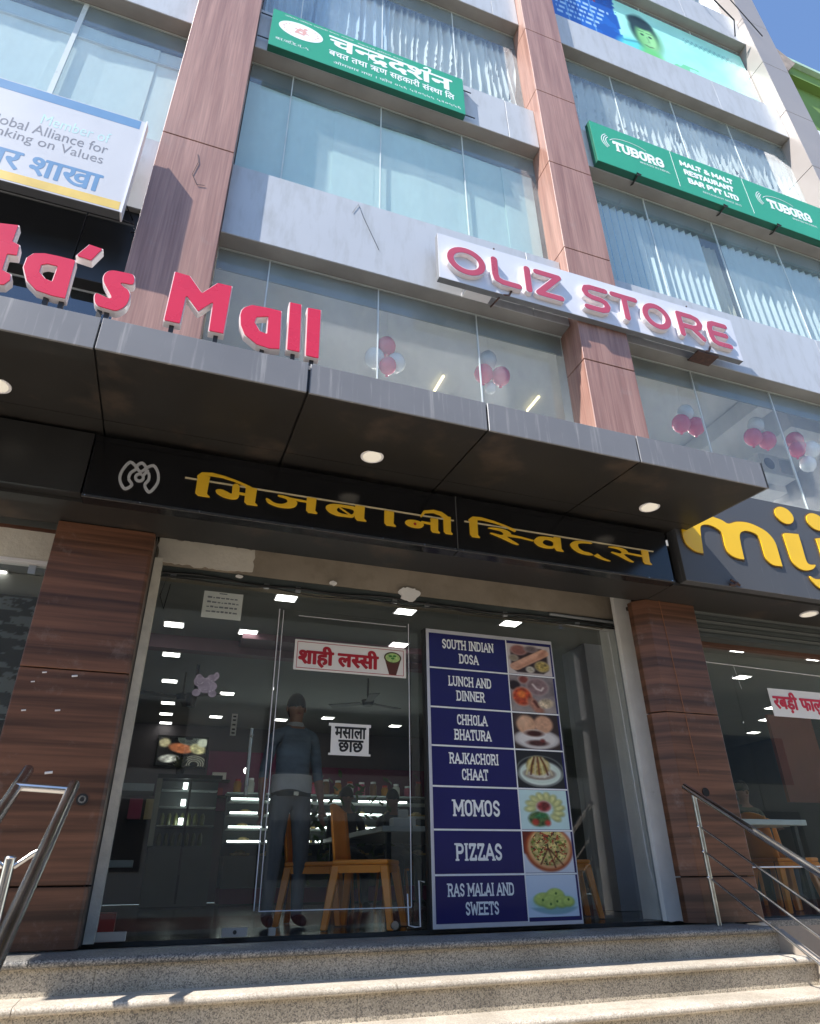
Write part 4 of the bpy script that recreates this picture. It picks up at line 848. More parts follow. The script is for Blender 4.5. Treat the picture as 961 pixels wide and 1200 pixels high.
# ================================================================== GROUND FLOOR
def column(label, x0, x1, ch, seams, yb=5.0):
    t = thing("wood_clad_column", label, "column", ((x0+x1)/2, 4.7, 0))
    for z0, z1 in zip(seams[:-1], seams[1:]):
        poly = [(x0, 4.55+ch[0]), (x0+ch[0], 4.55), (x1-ch[1], 4.55), (x1, 4.55+ch[1]), (x1, yb), (x0, yb)]
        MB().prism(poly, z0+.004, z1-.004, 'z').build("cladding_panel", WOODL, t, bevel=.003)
    B(x0+.02+ch[0], x1-.03, 4.60, yb-.02, seams[0], seams[-1]).build("core", BLK2, t); return t
c1 = column("horizontal-grain brown wood-clad column left of the glass entrance", -.865, -.242, (.004, .02), [.003, .30, 1.47, 2.47], 4.80)
c2 = column("horizontal-grain brown wood-clad column right of the glass entrance", 3.79, 4.41, (.09, .01), [.003, .30, 1.49, 2.47], 4.70)
for c, x, z in ((c1, -.365, .735), (c2, 4.10, .88)):
    m = MB().tube([(x, 4.549, z), (x, 4.541, z)], .032, 20); m.build("cable_outlet_ring", BLK2 if c is c1 else M("cable_hole", (.01, .01, .01), .9), c)
    if c is c1: MB().tube([(x, 4.5405, z), (x, 4.538, z)], .021, 16).build("cable_outlet_cap", STEEL, c); MB().tube([(x, 4.5375, z), (x, 4.536, z)], .012, 12).build("cable_outlet_pin", BLK2, c)
chips = MB()
for x, z, r in ((-.72, 1.44, .012), (-.55, 1.43, .016), (-.77, 1.38, .010), (-.60, 1.22, .014), (-.78, 1.21, .012), (-.57, .87, .02)): chips.tube([(x-r, 4.547, z), (x+r, 4.547, z+r*.3)], r*.35, 6)
chips.build("paint_chip", WHT, c1)
MB().tube([(4.02, 4.546, 2.47), (4.04, 4.545, 1.9), (4.07, 4.546, 1.0)], .002, 4).build("thin_cord", M("orange_cord", (.35, .14, .06), .7), c2)

fr = thing("plastered_doorway", "rough plastered beige lintel and jambs around the recessed glass entrance", "doorway", (1.9, 5.1, 0))
def ragged(x0, x1, z0, z1, y, seed, amp=.02, n=26):
    r = random.Random(seed); top = [(x0+(x1-x0)*i/n, z1+r.uniform(-amp, amp)) for i in range(n+1)]; bot = [(x0+(x1-x0)*i/n, z0+r.uniform(-amp, amp)) for i in range(n+1)]
    lf = [(x0+r.uniform(-amp, amp), z0+(z1-z0)*k/6) for k in range(5, 0, -1)]; rt = [(x1+r.uniform(-amp, amp), z0+(z1-z0)*k/6) for k in range(1, 6)]
    return bot+rt+top[::-1]+lf
B(-.24, 4.0, 5.07, 5.4, 2.455, 2.71).build("lintel", BEIGE, fr)
def patch(poly, y0, y1, mat, name): 
    gx, gz, X, Z = grid(min(p[0] for p in poly)-.02, max(p[0] for p in poly)+.02, min(p[1] for p in poly)-.02, max(p[1] for p in poly)+.02, .008)
    m = MB(); extrude(m, f_poly(X, Z, poly), gx, gz, y0, y1); return m.build(name, mat, fr)
patch(ragged(-.235, .50, 2.47, 2.68, 5, 3, .012), 5.062, 5.069, CREAM, "plaster_patch")
r = random.Random(5); patch([(1.83+.095*math.cos(a)*r.uniform(.75, 1.2), 2.455+.062*math.sin(a)*r.uniform(.75, 1.2)) for a in [k*math.pi/12 for k in range(24)]], 5.045, 5.069, WPL, "plaster_blob")
patch([(1.16+.032*math.cos(a), 2.47+.018*math.sin(a)*r.uniform(.8, 1.2)) for a in [k*math.pi/8 for k in range(16)]], 5.05, 5.069, WPL, "plaster_blob")
patch([(.40+.03*math.cos(a), 2.43+.012*math.sin(a)*r.uniform(.8, 1.2)) for a in [k*math.pi/8 for k in range(16)]], 5.05, 5.069, WPL, "plaster_blob")
B(-.24, 3.99, 5.075, 5.13, 2.385, 2.452).build("head_rail", RAILG, fr)
patch(ragged(3.832, 4.03, .004, 2.62, 5, 9, .006, 5), 4.93, 4.95, WPL, "plaster_jamb")
B(3.84, 4.025, 4.951, 4.99, .004, 2.64).build("jamb", WPL, fr); B(3.90, 4.14, 5.0, 5.09, .004, 2.46).build("grey_jamb", M("jamb_grey_green", (.30, .32, .31), .5, var=.1), fr); B(3.965, 4.14, 5.11, 5.4, .0, 2.7).build("jamb", WPL, fr)
B(-.238, -.18, 4.93, 5.14, .004, 2.45).build("jamb", M("jamb_old_white", (.72, .67, .57), .75, var=.15, scale=8, bmp=.3), fr)
B(-.5, -.243, 4.81, 5.059, 0, 2.6).build("shade_fill", BLK2, fr); B(4.035, 4.412, 4.93, 5.06, 0, 2.7).build("shade_fill", BLK2, fr)  # black boxes standing in for the shade between jambs and columns
sf = thing("glass_shopfront", "frameless glass shopfront with clamped panes and black wiring along its top", "shopfront", (1.9, 5.1, 0))
PX = [-.185, .735, 1.845, 2.30, 3.35, 3.962]
for i, (a, b) in enumerate(zip(PX[:-1], PX[1:])):
    if i == 1: continue
    B(a+.003, b-.003, 5.096, 5.106, .006, 2.40).build("pane", GL, sf)
B(.74, 1.84, 5.096, 5.106, 2.215, 2.40).build("transom_pane", GL, sf)
dr = MB().box(.742, .748, 5.09, 5.11, .14, 2.21).box(.775, .7795, 5.088, 5.094, .14, 2.2).box(1.828, 1.8335, 5.088, 5.094, .14, 2.2).box(.775, 1.83, 5.088, 5.094, .135, .141)
dr.box(.90, 1.81, 5.088, 5.091, 2.168, 2.172)
door = thing("glass_door", "frameless glass door with pale edge strips left of the menu board", "door", (1.29, 5.1, 0))
B(.752, 1.832, 5.096, 5.106, .012, 2.205).build("door_pane", GL, door); dr.build("edge_strip", M("edge_strip", (.72, .72, .74), .35), door)
h = MB().tube([(.63, 5.19, .84), (.63, 5.19, 1.30)], .014, 12).tube([(.63, 5.11, .9), (.63, 5.19, .9)], .008, 8).tube([(.63, 5.11, 1.24), (.63, 5.19, 1.24)], .008, 8); h.build("handle", STEEL, door, smooth=True)
MB().tube([(1.70, 5.085, .035), (1.70, 5.06, .035)], .026, 16).build("floor_lock", STEEL, door, smooth=True)
MB().tube([(1.80, 5.085, .22), (1.808, 5.085, .03), (1.85, 5.085, .02), (1.893, 5.085, .02), (1.887, 5.085, .30), (1.93, 5.085, .29)], .005, 6).build("wire_hook", WHT, door)
for x0, x1, z1 in ((.555, .715, .052), (.85, .895, .045), (-.18, -.01, .052)): B(x0, x1, 5.086, 5.0955, .001, z1).build("patch_fitting", ALU, sf, bevel=.003); B(x0, x1, 5.1065, 5.116, .001, z1).build("patch_fitting", ALU, sf, bevel=.003)
MB().tube([(.635, 5.085, .028), (.635, 5.078, .028)], .012, 12).build("lock_cylinder", DKST, sf)
for x in (-.09, .622, .877, 1.705, 2.0, 2.75, 3.5): B(x-.022, x+.022, 5.07, 5.095, 2.362, 2.405).build("glass_clamp", ALU, sf, bevel=.004)
wv = MB()
for k, (dy, z0, sgg) in enumerate(((5.06, 2.40, .02), (5.058, 2.385, .035), (5.055, 2.39, .05))):
    P = []
    for i in range(41):
        x = -.18+4.1*i/40; P.append((x, dy, z0-sgg*abs(math.sin(x*1.9+k*1.3))+.006*math.sin(x*9+k)))
    wv.tube(P, .005 if k else .008, 5)
wv.tube([(-.13, 5.06, 2.38), (-.16, 5.06, 2.2), (-.12, 5.06, 2.1), (-.10, 5.06, 2.3)], .003, 5); wv.build("wiring", WIRE, sf)
MB().tube([(3.2, 5.06, 2.43), (3.95, 5.06, 2.42)], .014, 8).build("conduit", M("conduit_grey", (.25, .26, .26), .5), sf)
e2 = MB().tube([(3.83, 5.088, 2.34), (3.865, 5.088, .35), (3.935, 5.088, .05)], .004, 5).tube([(3.83, 5.088, 2.34), (3.33, 5.088, 2.36)], .003, 5); e2.build("white_cord", STR, sf)

# stickers and notices on the glass
def notice(nm, label, cat, x0, x1, z0, z1, y=5.088, mat=PAPER):
    t = thing(nm, label, cat, ((x0+x1)/2, y, z0)); B(x0, x1, y, y+.004, z0, z1).build("sheet", mat, t); return t
ls = notice("drink_notice", "white notice with dark red Devanagari words and a clay cup of green drink", "notice", .885, 1.805, 1.735, 1.975)
bd = MB(); a0, a1, b0, b1 = .905, 1.785, 1.75, 1.96
for q in ((a0, a1, b0, b0+.004), (a0, a1, b1-.004, b1), (a0, a0+.004, b0+.005, b1-.005), (a1-.004, a1, b0+.005, b1-.005)): bd.box(q[0], q[1], 5.086, 5.0875, q[2], q[3])
bd.build("border_line", REDP, ls)
text_mesh(['शाही', ' ', 'ल', ('h', 'स', .62), 'सी'], .925, 1.565, 1.768, 1.93, 5.085, 5.0875, .05, .035).build("red_lettering", REDP, ls)
cup = MB(); cup.add([(1.66, 5.0865, 1.755), (1.72, 5.0865, 1.752), (1.762, 5.0865, 1.89), (1.618, 5.0865, 1.893)], [(0, 1, 2, 3)]); cup.build("cup_print", M("clay_print", (.10, .028, .018), .5), ls)
gx, gz, X, Z = grid(1.55, 1.83, 1.8, 2.0, .005); m = MB(); extrude(m, f_ell(X, Z, (1.69, 1.893), .074, .048), gx, gz, 5.085, 5.086); m.build("cup_rim_print", M("rim_print", (.08, .05, .02), .5), ls); m = MB(); extrude(m, f_ell(X, Z, (1.69, 1.893), .062, .038), gx, gz, 5.084, 5.085); m.build("drink_print", M("lassi_green", (.42, .58, .20), .5, var=.3, scale=40), ls)
m = MB(); [extrude(m, f_ell(X, Z, (1.69+dx, 1.895+dz), .016, .009), gx, gz, 5.083, 5.084) for dx, dz in ((-.02, .01), (.015, .012), (0, -.008))]; m.build("herb_print", M("herb_green", (.05, .22, .03), .5), ls)
mc = notice("hand_lettered_notice", "small white paper with black hand-painted Devanagari words on the glass door", "notice", 1.205, 1.50, 1.135, 1.345)
MB().box(1.185, 1.515, 5.087, 5.09, 1.33, 1.352).box(1.19, 1.515, 5.087, 5.09, 1.122, 1.137).build("torn_edge", PAPER, mc)
m = MB(); text_mesh(['मसाला'], 1.235, 1.475, 1.245, 1.325, 5.085, 5.0875, .03, .025, mb=m); text_mesh(['छाछ'], 1.265, 1.455, 1.15, 1.23, 5.085, 5.0875, .03, .025, mb=m); m.build("black_lettering", BLACKP, mc)
pn = notice("printed_notice", "small faded paper with rows of handwriting at the top left of the glass", "notice", .155, .452, 2.085, 2.30, 5.11)
m = MB(); r = random.Random(2)
for k in range(4):
    x = .185
    while x < .42: wd = r.uniform(.012, .035); m.box(x, x+wd, 5.1075, 5.109, 2.245-.038*k, 2.253-.038*k+r.uniform(0, .006)); x += wd+.008
m.box(.27, .33, 5.1075, 5.109, 2.283, 2.291); m.build("written_line", GREYP, pn)
# round-limbed cartoon sticker becomes a plain flower-like decal
dc = MB(); gx, gz, X, Z = grid(.08, .45, 1.42, 1.74, .006); F = f_ell(X, Z, (.257, 1.563), .055, .056)
for x, z, a, b in ((.18, 1.66, .035, .03), (.19, 1.62, .06, .055), (.33, 1.66, .055, .035), (.375, 1.685, .03, .035), (.17, 1.51, .045, .035), (.35, 1.51, .045, .035), (.32, 1.58, .07, .05)): F = np.minimum(F, f_ell(X, Z, (.257+(x-.265)*.62, 1.56+(z-1.58)*.75), a*.66, b*.75))
extrude(dc, F, gx, gz, 5.084, 5.0865); d1 = thing("flower_decal", "pale lilac lobed decal on the glass near the left column", "sticker", (.26, 5.086, 1.42)); dc.build("decal", M("lilac_film", (.34, .29, .34), .6, var=.35, scale=18), d1)
m = MB(); extrude(m, np.minimum(np.abs(F+.007)-.0018, np.minimum(np.abs(f_ell(X, Z, (.257, 1.563), .03, .03))-.0018, np.abs(f_ell(X, Z, (.212, 1.592), .02, .022))-.0018)), gx, gz, 5.0825, 5.0835); m.build("decal_outline", M("pale_outline", (.55, .50, .54), .6), d1)
sq = notice("vertical_notice", "narrow vertical paper strip with black marks hanging inside the shop", "notice", .735, .80, 1.74, 1.98, 8.0)
m = MB(); [m.box(.75, .785, 7.996, 7.998, z, z+.018) for z in (1.76, 1.80, 1.85, 1.90, 1.94)]; m.build("printed_mark", BLACKP, sq)

# ------------------------------------------------------------------ menu board
mbd = thing("menu_board", "tall navy menu board with seven dishes and food photos leaning by the entrance", "menu board", (2.6, 5.03, 0))
bx0, bx1 = 1.972, 3.155
B(bx0-.012, bx1+.002, 5.018, 5.075, .004, 2.152).build("board_frame", M("frame_aluminium", (.62, .61, .64), .35, .3), mbd, bevel=.003); B(bx0-.03, bx0-.0125, 5.02, 5.085, .004, 2.15).build("frame_side", BLK2, mbd)
y = 5.0165; ROW = [2.125, 1.825, 1.51, 1.216, .922, .625, .332, .028]; XM = 2.70
TX = [["SOUTH INDIAN", "DOSA"], ["LUNCH AND", "DINNER"], ["CHHOLA", "BHATURA"], ["RAJKACHORI", "CHAAT"], ["MOMOS"], ["PIZZAS"], ["RAS MALAI AND", "SWEETS"]]
for k in range(7):
    zt, zb = ROW[k], ROW[k+1]; B(bx0+.012, XM-.006, y, y+.002, zb+.007, zt-.007).build("navy_panel", NAVY, mbd)
    m = MB(); n = len(TX[k]); c = (bx0+XM)/2+.004; H = .083 if n == 2 else .115; P = (zt+zb)/2
    for i, s in enumerate(TX[k]):
        wd = sum(CAPS[q][0]+.06 if q != ' ' else .36 for q in s)*H*(.60 if n == 2 else .70)*1.12; zc = P+(.058 if n == 2 and i == 0 else -.058 if n == 2 else 0)
        cap_text(s, c-wd/2, c+wd/2, zc-H/2, zc+H/2, y-.0015, mb=m, wgt=.088, serif=.15)
    m.build("dish_lettering", PRW, mbd)
def base(u, col): C = np.zeros(u.shape+(3,)); C[:] = col; return C
def E_(u, v, cx, cz, rx, rz, ang=0):
    a = math.radians(ang); x, z = u-cx, v-cz; return f_ell(x*math.cos(a)+z*math.sin(a), -x*math.sin(a)+z*math.cos(a), (0, 0), rx, rz)
def tex(u, v, s, sc_=12): return fbm(u, v, s, sc_)[..., None]
def blob(C, u, v, cx, cz, rx, rz, col, ang=0, seed=1, rim=None, e=.03, var=.35):
    d = E_(u, v, cx, cz, rx, rz, ang)
    if rim is not None: C = over(C, soft(d-.025, e), rim)
    c = np.array(col)*(1-var/2+var*tex(u, v, seed, 14)); return over(C, soft(d, e), c)
def p_dosa(u, v):
    C = base(u, (.78, .74, .73)); C = over(C, soft(np.maximum(np.maximum(abs(u-.5)-.42, abs(v-.48)-.42), abs(u-.5)+abs(v-.48)-.72), .03), np.array((.20, .14, .13))*(.7+.6*tex(u, v, 4)))
    C = blob(C, u, v, .27, .80, .17, .15, (.55, .36, .33), 0, 1, (.72, .58, .55)); C = blob(C, u, v, .56, .86, .13, .09, (.42, .36, .36), 0, 2, (.6, .55, .54)); C = blob(C, u, v, .14, .52, .09, .09, (.55, .5, .42), 0, 3, (.66, .62, .58))
    C = over(C, soft(f_stroke(u, v, [(.17, .24), (.84, .76)], .125), .02), np.array((.84, .64, .53))*(.85+.3*tex(u, v, 6, 9))); C = over(C, soft(f_stroke(u, v, [(.22, .21), (.85, .69)], .03), .05)*.5, (.62, .38, .28))
    C = blob(C, u, v, .82, .76, .035, .115, (.66, .45, .36), -38, 3); C = blob(C, u, v, .78, .30, .15, .16, (.62, .54, .30), 0, 7, (.70, .64, .50), var=1.2); C = blob(C, u, v, .50, .17, .075, .08, (.78, .74, .66), 0, 8, (.82, .8, .76), var=.9); return C
def p_lunch(u, v):
    C = base(u, (.50, .46, .46))*(.7+.6*tex(u, v, 3, 5)); C = over(C, soft(v-.3+u*.1, .3)*.5, (.7, .66, .62)); C = blob(C, u, v, .10, .72, .13, .13, (.16, .10, .09)); C = blob(C, u, v, .32, .90, .10, .10, (.48, .24, .20), 0, 4, (.72, .62, .58))
    C = blob(C, u, v, .62, .72, .23, .22, (.52, .42, .42), 0, 5, (.66, .58, .57)); C = over(C, soft(f_stroke(u, v, [(.52, .78), (.60, .66), (.70, .62), (.75, .70)], .022), .02), (.86, .80, .78)); C = blob(C, u, v, .26, .42, .20, .24, (.70, .27, .14), 0, 8, (.78, .58, .5), var=.9); C = blob(C, u, v, .25, .48, .09, .10, (.88, .47, .20), 0, 9)
    C = over(C, soft(f_stroke(u, v, [(.45, .30), (.62, .05)], .10), .04), np.array((.66, .46, .38))*(.7+.6*tex(u, v, 2))); C = over(C, soft(f_stroke(u, v, [(.52, .30), (.60, .16)], .03), .03), (.30, .13, .10)); C = blob(C, u, v, .78, .26, .17, .13, (.80, .72, .60), 20, 6, None, var=.8); return C
def p_chh(u, v):
    C = base(u, (.22, .17, .16)); C = blob(C, u, v, .5, .28, .50, .28, (.84, .82, .80), 0, 3, None, var=.06); C = over(C, soft(abs(E_(u, v, .5, .28, .44, .23))-.008, .02)*.5, (.62, .6, .6))
    C = blob(C, u, v, .29, .68, .21, .27, (.80, .62, .49), 0, 5, None, var=.25); C = blob(C, u, v, .67, .72, .21, .25, (.78, .60, .48), 0, 6, None, var=.25); C = over(C, soft(E_(u, v, .22, .78, .09, .12), .12)*.5, (.92, .78, .66)); C = blob(C, u, v, .45, .43, .22, .115, (.90, .88, .86), 0, 5, None, var=.04)
    C = blob(C, u, v, .45, .44, .19, .085, (.25, .11, .08), 0, 6); C = blob(C, u, v, .50, .17, .22, .08, (.28, .16, .15), 0, 7, None, var=1.); C = blob(C, u, v, .62, .24, .05, .05, (.45, .2, .18)); return C
def p_raj(u, v):
    C = base(u, (.15, .15, .16)); C = over(C, soft(abs(E_(u, v, .5, .45, .50, .42))-.01, .02), (.5, .52, .5)); C = blob(C, u, v, .5, .40, .46, .34, (.83, .88, .83), 0, 3, None, var=.06); C = over(C, soft(abs(E_(u, v, .5, .42, .38, .26))-.008, .03)*.4, (.65, .72, .68))
    C = blob(C, u, v, .48, .38, .27, .13, (.82, .80, .74), 0, 9, (.35, .25, .2), var=.5); C = blob(C, u, v, .46, .60, .25, .26, (.68, .60, .35), 0, 5, None, var=.9)
    for k in range(7): x = .26+.07*k; C = over(C, soft(f_stroke(u, v, [(.46+(x-.46)*.5, .82), (x, .60), (x+(x-.46)*.3, .36)], .016), .02), [(.85, .82, .60), (.30, .12, .08), (.80, .76, .62), (.42, .20, .15)][k % 4])
    return C
def p_momo(u, v):
    C = base(u, (.77, .88, .87)); C = C*(.96+.08*tex(u, v, 2, 3))
    for k in range(10):
        a = math.radians(-45+25*k); cx, cz = .52+.30*math.cos(a), .52+.31*math.sin(a); C = over(C, soft(E_(u, v, cx, cz-.01, .115, .075, math.degrees(a)), .03), (.52, .55, .32)); C = blob(C, u, v, cx, cz, .105, .062, (.82, .82, .56), math.degrees(a)+18, k, None, var=.25)
    C = blob(C, u, v, .38, .26, .22, .19, (.30, .38, .22), 0, 3, None, var=1.3); C = blob(C, u, v, .30, .18, .07, .08, (.70, .26, .20)); C = blob(C, u, v, .55, .16, .06, .07, (.72, .24, .20)); C = blob(C, u, v, .42, .34, .12, .06, (.25, .52, .33), 10, 7, None, var=.8); C = blob(C, u, v, .50, .58, .13, .12, (.50, .20, .20), 0, 4, (.80, .62, .60), var=1.); return C
def p_pizza(u, v):
    C = base(u, (.82, .84, .87)); C = over(C, soft(E_(u, v, .30, .80, .50, .40), .03)*(u < .5), (.40, .14, .09)); C = blob(C, u, v, .52, .58, .49, .56, (.62, .27, .13), 0, 2); C = over(C, soft(E_(u, v, .53, .60, .44, .51), .03), (.84, .62, .44)); C = blob(C, u, v, .53, .62, .39, .46, (.78, .70, .44), 0, 5, None, var=.9)
    n = fbm(u, v, 9, 18); ins = E_(u, v, .53, .62, .38, .45) < 0; C = over(C, ((n < .40) & ins)*.9, (.64, .22, .14)); C = over(C, ((fbm(u, v, 12, 16) > .63) & ins)*.8, (.40, .50, .18)); C = over(C, ((fbm(u, v, 15, 22) > .66) & ins)*.8, (.14, .10, .08))
    for q in ([(.50, .60), (.33, .20)], [(.50, .60), (.78, .18)], [(.50, .60), (.62, .12)]): C = over(C, soft(f_stroke(u, v, q, .012), .015), (.30, .12, .07))
    return C
def p_ras(u, v):
    C = base(u, (.80, .85, .90)); C = blob(C, u, v, .52, .33, .47, .25, (.72, .84, .84), -4, 3, None, var=.06); C = over(C, soft(np.maximum(E_(u, v, .50, .30, .48, .25, -4), v-.22), .02)*.6, (.45, .60, .62))
    for k, (x, z, a, b) in enumerate(((.32, .42, .18, .15), (.55, .50, .17, .17), (.44, .36, .15, .15), (.66, .37, .13, .14), (.80, .36, .11, .11))): C = over(C, soft(E_(u, v, x, z-.02, a+.012, b+.01), .03), (.52, .62, .30)); C = blob(C, u, v, x, z, a, b, (.76, .82, .42), 0, k, None, var=.2)
    for x, z in ((.30, .40), (.57, .55), (.58, .36), (.81, .40), (.45, .30)): C = over(C, soft(E_(u, v, x, z, .02, .03), .01), (.25, .40, .15))
    return C
for k, (pf, lb) in enumerate(zip((p_dosa, p_lunch, p_chh, p_raj, p_momo, p_pizza, p_ras), ("rolled dosa photo", "curry bowls photo", "fried bread photo", "chaat bowl photo", "dumpling plate photo", "pizza photo", "green sweets photo"))):
    zt, zb = ROW[k], ROW[k+1]; x1 = bx1-.028
    o = picture(pf, XM+.004, x1, zb+.008+(.02 if k == 6 else 0), zt-(.03 if k == 0 else .008), y-.0005, 84, 72).build("food_photo", PICM, mbd); o['label'] = lb
B(XM-.005, bx1-.010, y+.0003, y+.0013, .03, 2.12).build("photo_backing", NAVY, mbd)
m = MB(); [m.box(bx0+.012, bx1-.012, y-.002, y-.0008, ROW[k]-.006, ROW[k]+.005) for k in range(1, 7)]; m.box(XM-.006, XM+.004, y-.0025, y-.0021, .03, 2.12); m.build("white_rule", PRW, mbd)

# ------------------------------------------------------------------ right and left neighbouring shop windows
rs = thing("right_shop_window", "glass shop window with roller-shutter housing under the charcoal sign", "shopfront", (6.5, 4.9, 0))
for k in range(6): z = 2.225+.042*k; MB().prism([(4.66+.012*(k % 2), z+.002), (4.69, z), (4.69, z+.04), (4.655, z+.036)], 4.42, 9.2, 'x').build("shutter_slat", M("shutter_grey_green", (.055, .06, .054), .5, .3) if k == 0 else bpy.data.materials["shutter_grey_green"], rs)
B(4.42, 9.2, 4.70, 4.86, 2.232, 2.5).build("header_board", RAILG, rs); B(4.42, 9.2, 4.80, 4.86, 2.195, 2.231).build("brown_trim", M("brown_trim", (.11, .05, .03), .5), rs)
for a, b in ((4.415, 4.98), (4.986, 6.2), (6.206, 7.6), (7.606, 9.2)): B(a, b, 4.865, 4.875, .006, 2.195).build("pane", GL, rs)
MB().tube([(4.45, 4.86, .36), (6.4, 4.86, .36)], .006, 6).build("edge_strip", WHT, rs); MB().tube([(4.46, 4.86, 2.06), (6.1, 4.86, 2.03)], .004, 5).tube([(5.02, 4.86, 2.04), (5.05, 4.86, 1.83)], .002, 4).build("white_cord", STR, rs)
B(4.41, 9.3, 4.62, 4.87, -.035, .004).build("sill", GRANF, rs)
rn = notice("dessert_notice", "white notice with red Devanagari words on the right shop window", "notice", 5.36, 6.25, 1.60, 1.86, 4.855)
text_mesh(['रबड़ी', ' ', 'फालुदा'], 5.40, 6.12, 1.63, 1.83, 4.850, 4.8545, .035, .03).build("red_lettering", M("red_print_bright", (.62, .02, .05), .4), rn)
lw = thing("left_shop_window", "glass shop window at the left edge under a beige lintel", "shopfront", (-2.5, 4.85, 0))
B(-5.4, -.868, 4.80, 4.86, 2.262, 2.475).build("lintel", CREAM, lw); B(-5.4, -.868, 4.795, 4.87, 2.235, 2.26).build("white_rail", WHT, lw); B(-5.4, -.868, 4.79, 4.80, 2.476, 2.50).build("brown_trim", bpy.data.materials["brown_trim"], lw)
for a, b in ((-5.4, -3.0), (-2.995, -.87)): B(a, b, 4.835, 4.845, .006, 2.234).build("pane", GL, lw)
B(-1.02, -.975, 4.82, 4.834, 2.17, 2.232).build("glass_clamp", ALU, lw)
struct(B(-6.1, -.868, 4.62, 4.87, -.03, .005), "sill", GRANF)

# ------------------------------------------------------------------ shop interior
struct(B(-6.0, 12, 5.42, 13.2, 2.755, 2.95), "shop_ceiling", INC); struct(B(-6, 12, 4.9, 5.4, 2.72, 2.74), "ceiling_edge", INC)
struct(B(-6.0, 12, 12.9, 13.0, 0, 2.75), "shop_back_wall", INW); struct(B(11.9, 12, 5, 13, 0, 2.75), "shop_side_wall", INW); struct(B(-6.1, -6, 4.9, 13, 0, 2.75), "shop_side_wall", INW)
struct(B(-.62, -.50, 5.15, 12.9, 0, 2.75), "shop_partition", INW)
struct(B(4.6, 5.6, 6.6, 7.1, 0, 2.75), "shop_pier", M("pier_blue_grey", (.34, .35, .39), .6))
struct(MB().box(-.45, 4.3, 7.75, 7.9, 2.60, 2.752).box(.7, 4.3, 7.4, 7.74, 2.68, 2.7525), "ceiling_bulkhead", M("bulkhead_mauve", (.20, .10, .13), .6))
def led(x, y, z, lab, grp, wd=.19, dp=.15):
    t = thing("ceiling_panel_light", lab, "ceiling light", (x, y, z), grp); B(x-wd/2-.015, x+wd/2+.015, y-dp/2-.015, y+dp/2+.015, z-.012, z).build("frame", WHT, t); B(x-wd/2, x+wd/2, y-dp/2, y+dp/2, z-.016, z-.0125).build("diffuser", LEDM, t)
    return t
LL = ["nearest lit ceiling panel just above the glass door's left edge strip", "nearest lit ceiling panel between the drink notice and the menu board top", "nearest lit ceiling panel above the menu board", "lit ceiling panel beside the left jamb, nearest of its column", "lit ceiling panel below the faded handwritten paper", "lit ceiling panel overlapping the drink notice's cup corner", "lit ceiling panel beside the left jamb, second of its column", "lit ceiling panel beside the left jamb, third of its column", "lit ceiling panel right of the lilac decal"]
for i, (x, y) in enumerate([(.96, 6.21), (2.20, 6.21), (3.42, 6.21), (-.04, 7.35), (.75, 7.37), (2.5, 7.3), (-.02, 8.5), (.01, 9.8), (.84, 10.3), (.04, 11.17), (.04, 12.0), (.06, 12.75), (.84, 12.0), (2.67, 11.57), (2.94, 12.1), (4.0, 11.9), (1.93, 11.94)]):
    led(x, y, 2.752 if y < 7.5 or y > 7.95 else 2.6, LL[i] if i < len(LL) else "small square lit panel far back on the sweet shop ceiling", "lit ceiling panels inside the sweet shop")
for (x, y), lq in zip([(6.6, 6.22), (7.84, 6.22), (7.6, 7.26), (10.26, 9.5), (10.99, 10.55), (9.59, 8.69)], ('nearest lit ceiling panel in the right shop, beside the right column', 'lit ceiling panel at the right edge above the dessert notice', 'lit ceiling panel left of the dessert notice, second from the column', 'lit ceiling panel below the dessert notice, middle of three', 'lit ceiling panel deepest inside the right shop', 'lit ceiling panel touching the lower left of the dessert notice')): led(x, y, 2.752, lq, "lit ceiling panels inside the right shop")
led(-1.6, 6.4, 2.752, "lit ceiling panel in the left shop", None); led(-3.4, 6.4, 2.752, "lit ceiling panel far inside the left shop", None)
# framed picture with its glare put in as glow, magenta wall, mirror-dark screen
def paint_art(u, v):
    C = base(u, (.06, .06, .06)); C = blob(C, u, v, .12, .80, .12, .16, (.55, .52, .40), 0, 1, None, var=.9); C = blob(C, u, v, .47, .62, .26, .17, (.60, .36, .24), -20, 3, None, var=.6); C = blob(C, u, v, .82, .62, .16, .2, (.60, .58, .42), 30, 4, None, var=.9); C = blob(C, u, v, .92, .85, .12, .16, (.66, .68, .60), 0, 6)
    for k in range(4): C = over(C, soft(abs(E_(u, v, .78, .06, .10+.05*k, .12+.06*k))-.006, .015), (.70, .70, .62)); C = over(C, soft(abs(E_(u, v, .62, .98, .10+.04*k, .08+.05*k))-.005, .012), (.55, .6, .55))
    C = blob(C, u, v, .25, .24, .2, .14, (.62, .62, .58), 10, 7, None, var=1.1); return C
ar = thing("glowing_wall_picture", "framed wall picture with orange and cream swirls, glow added for its glare", "screen", (.39, 12.85, 2.0)); picture(paint_art, .0, .80, 2.06, 2.52, 12.84, 80, 50).build("picture", GLOWPIC, ar); B(-.03, .83, 12.845, 12.89, 2.03, 2.55).build("frame", BLK2, ar)
tag(B(.86, 2.6, 12.8, 12.89, 1.35, 2.32).build("wall_panel", MAG), "magenta painted wall panel behind the counter in the sweet shop", "wall panel")
tag(MB().box(2.7, 5.6, 12.7, 12.89, 1.3, 2.1).build("wall_panel", M("plum_paint", (.13, .02, .06), .5)), "plum wall panel behind the seated customers", "wall panel")
sh2 = thing("wall_shelf", "small dark wall shelf with red packets on the magenta panel", "shelf", (1.0, 12.6, 1.6)); B(.9, 1.25, 12.62, 12.79, 1.80, 1.83).build("board", BLK2, sh2); B(.9, 1.25, 12.62, 12.79, 1.55, 1.58).build("board", BLK2, sh2)
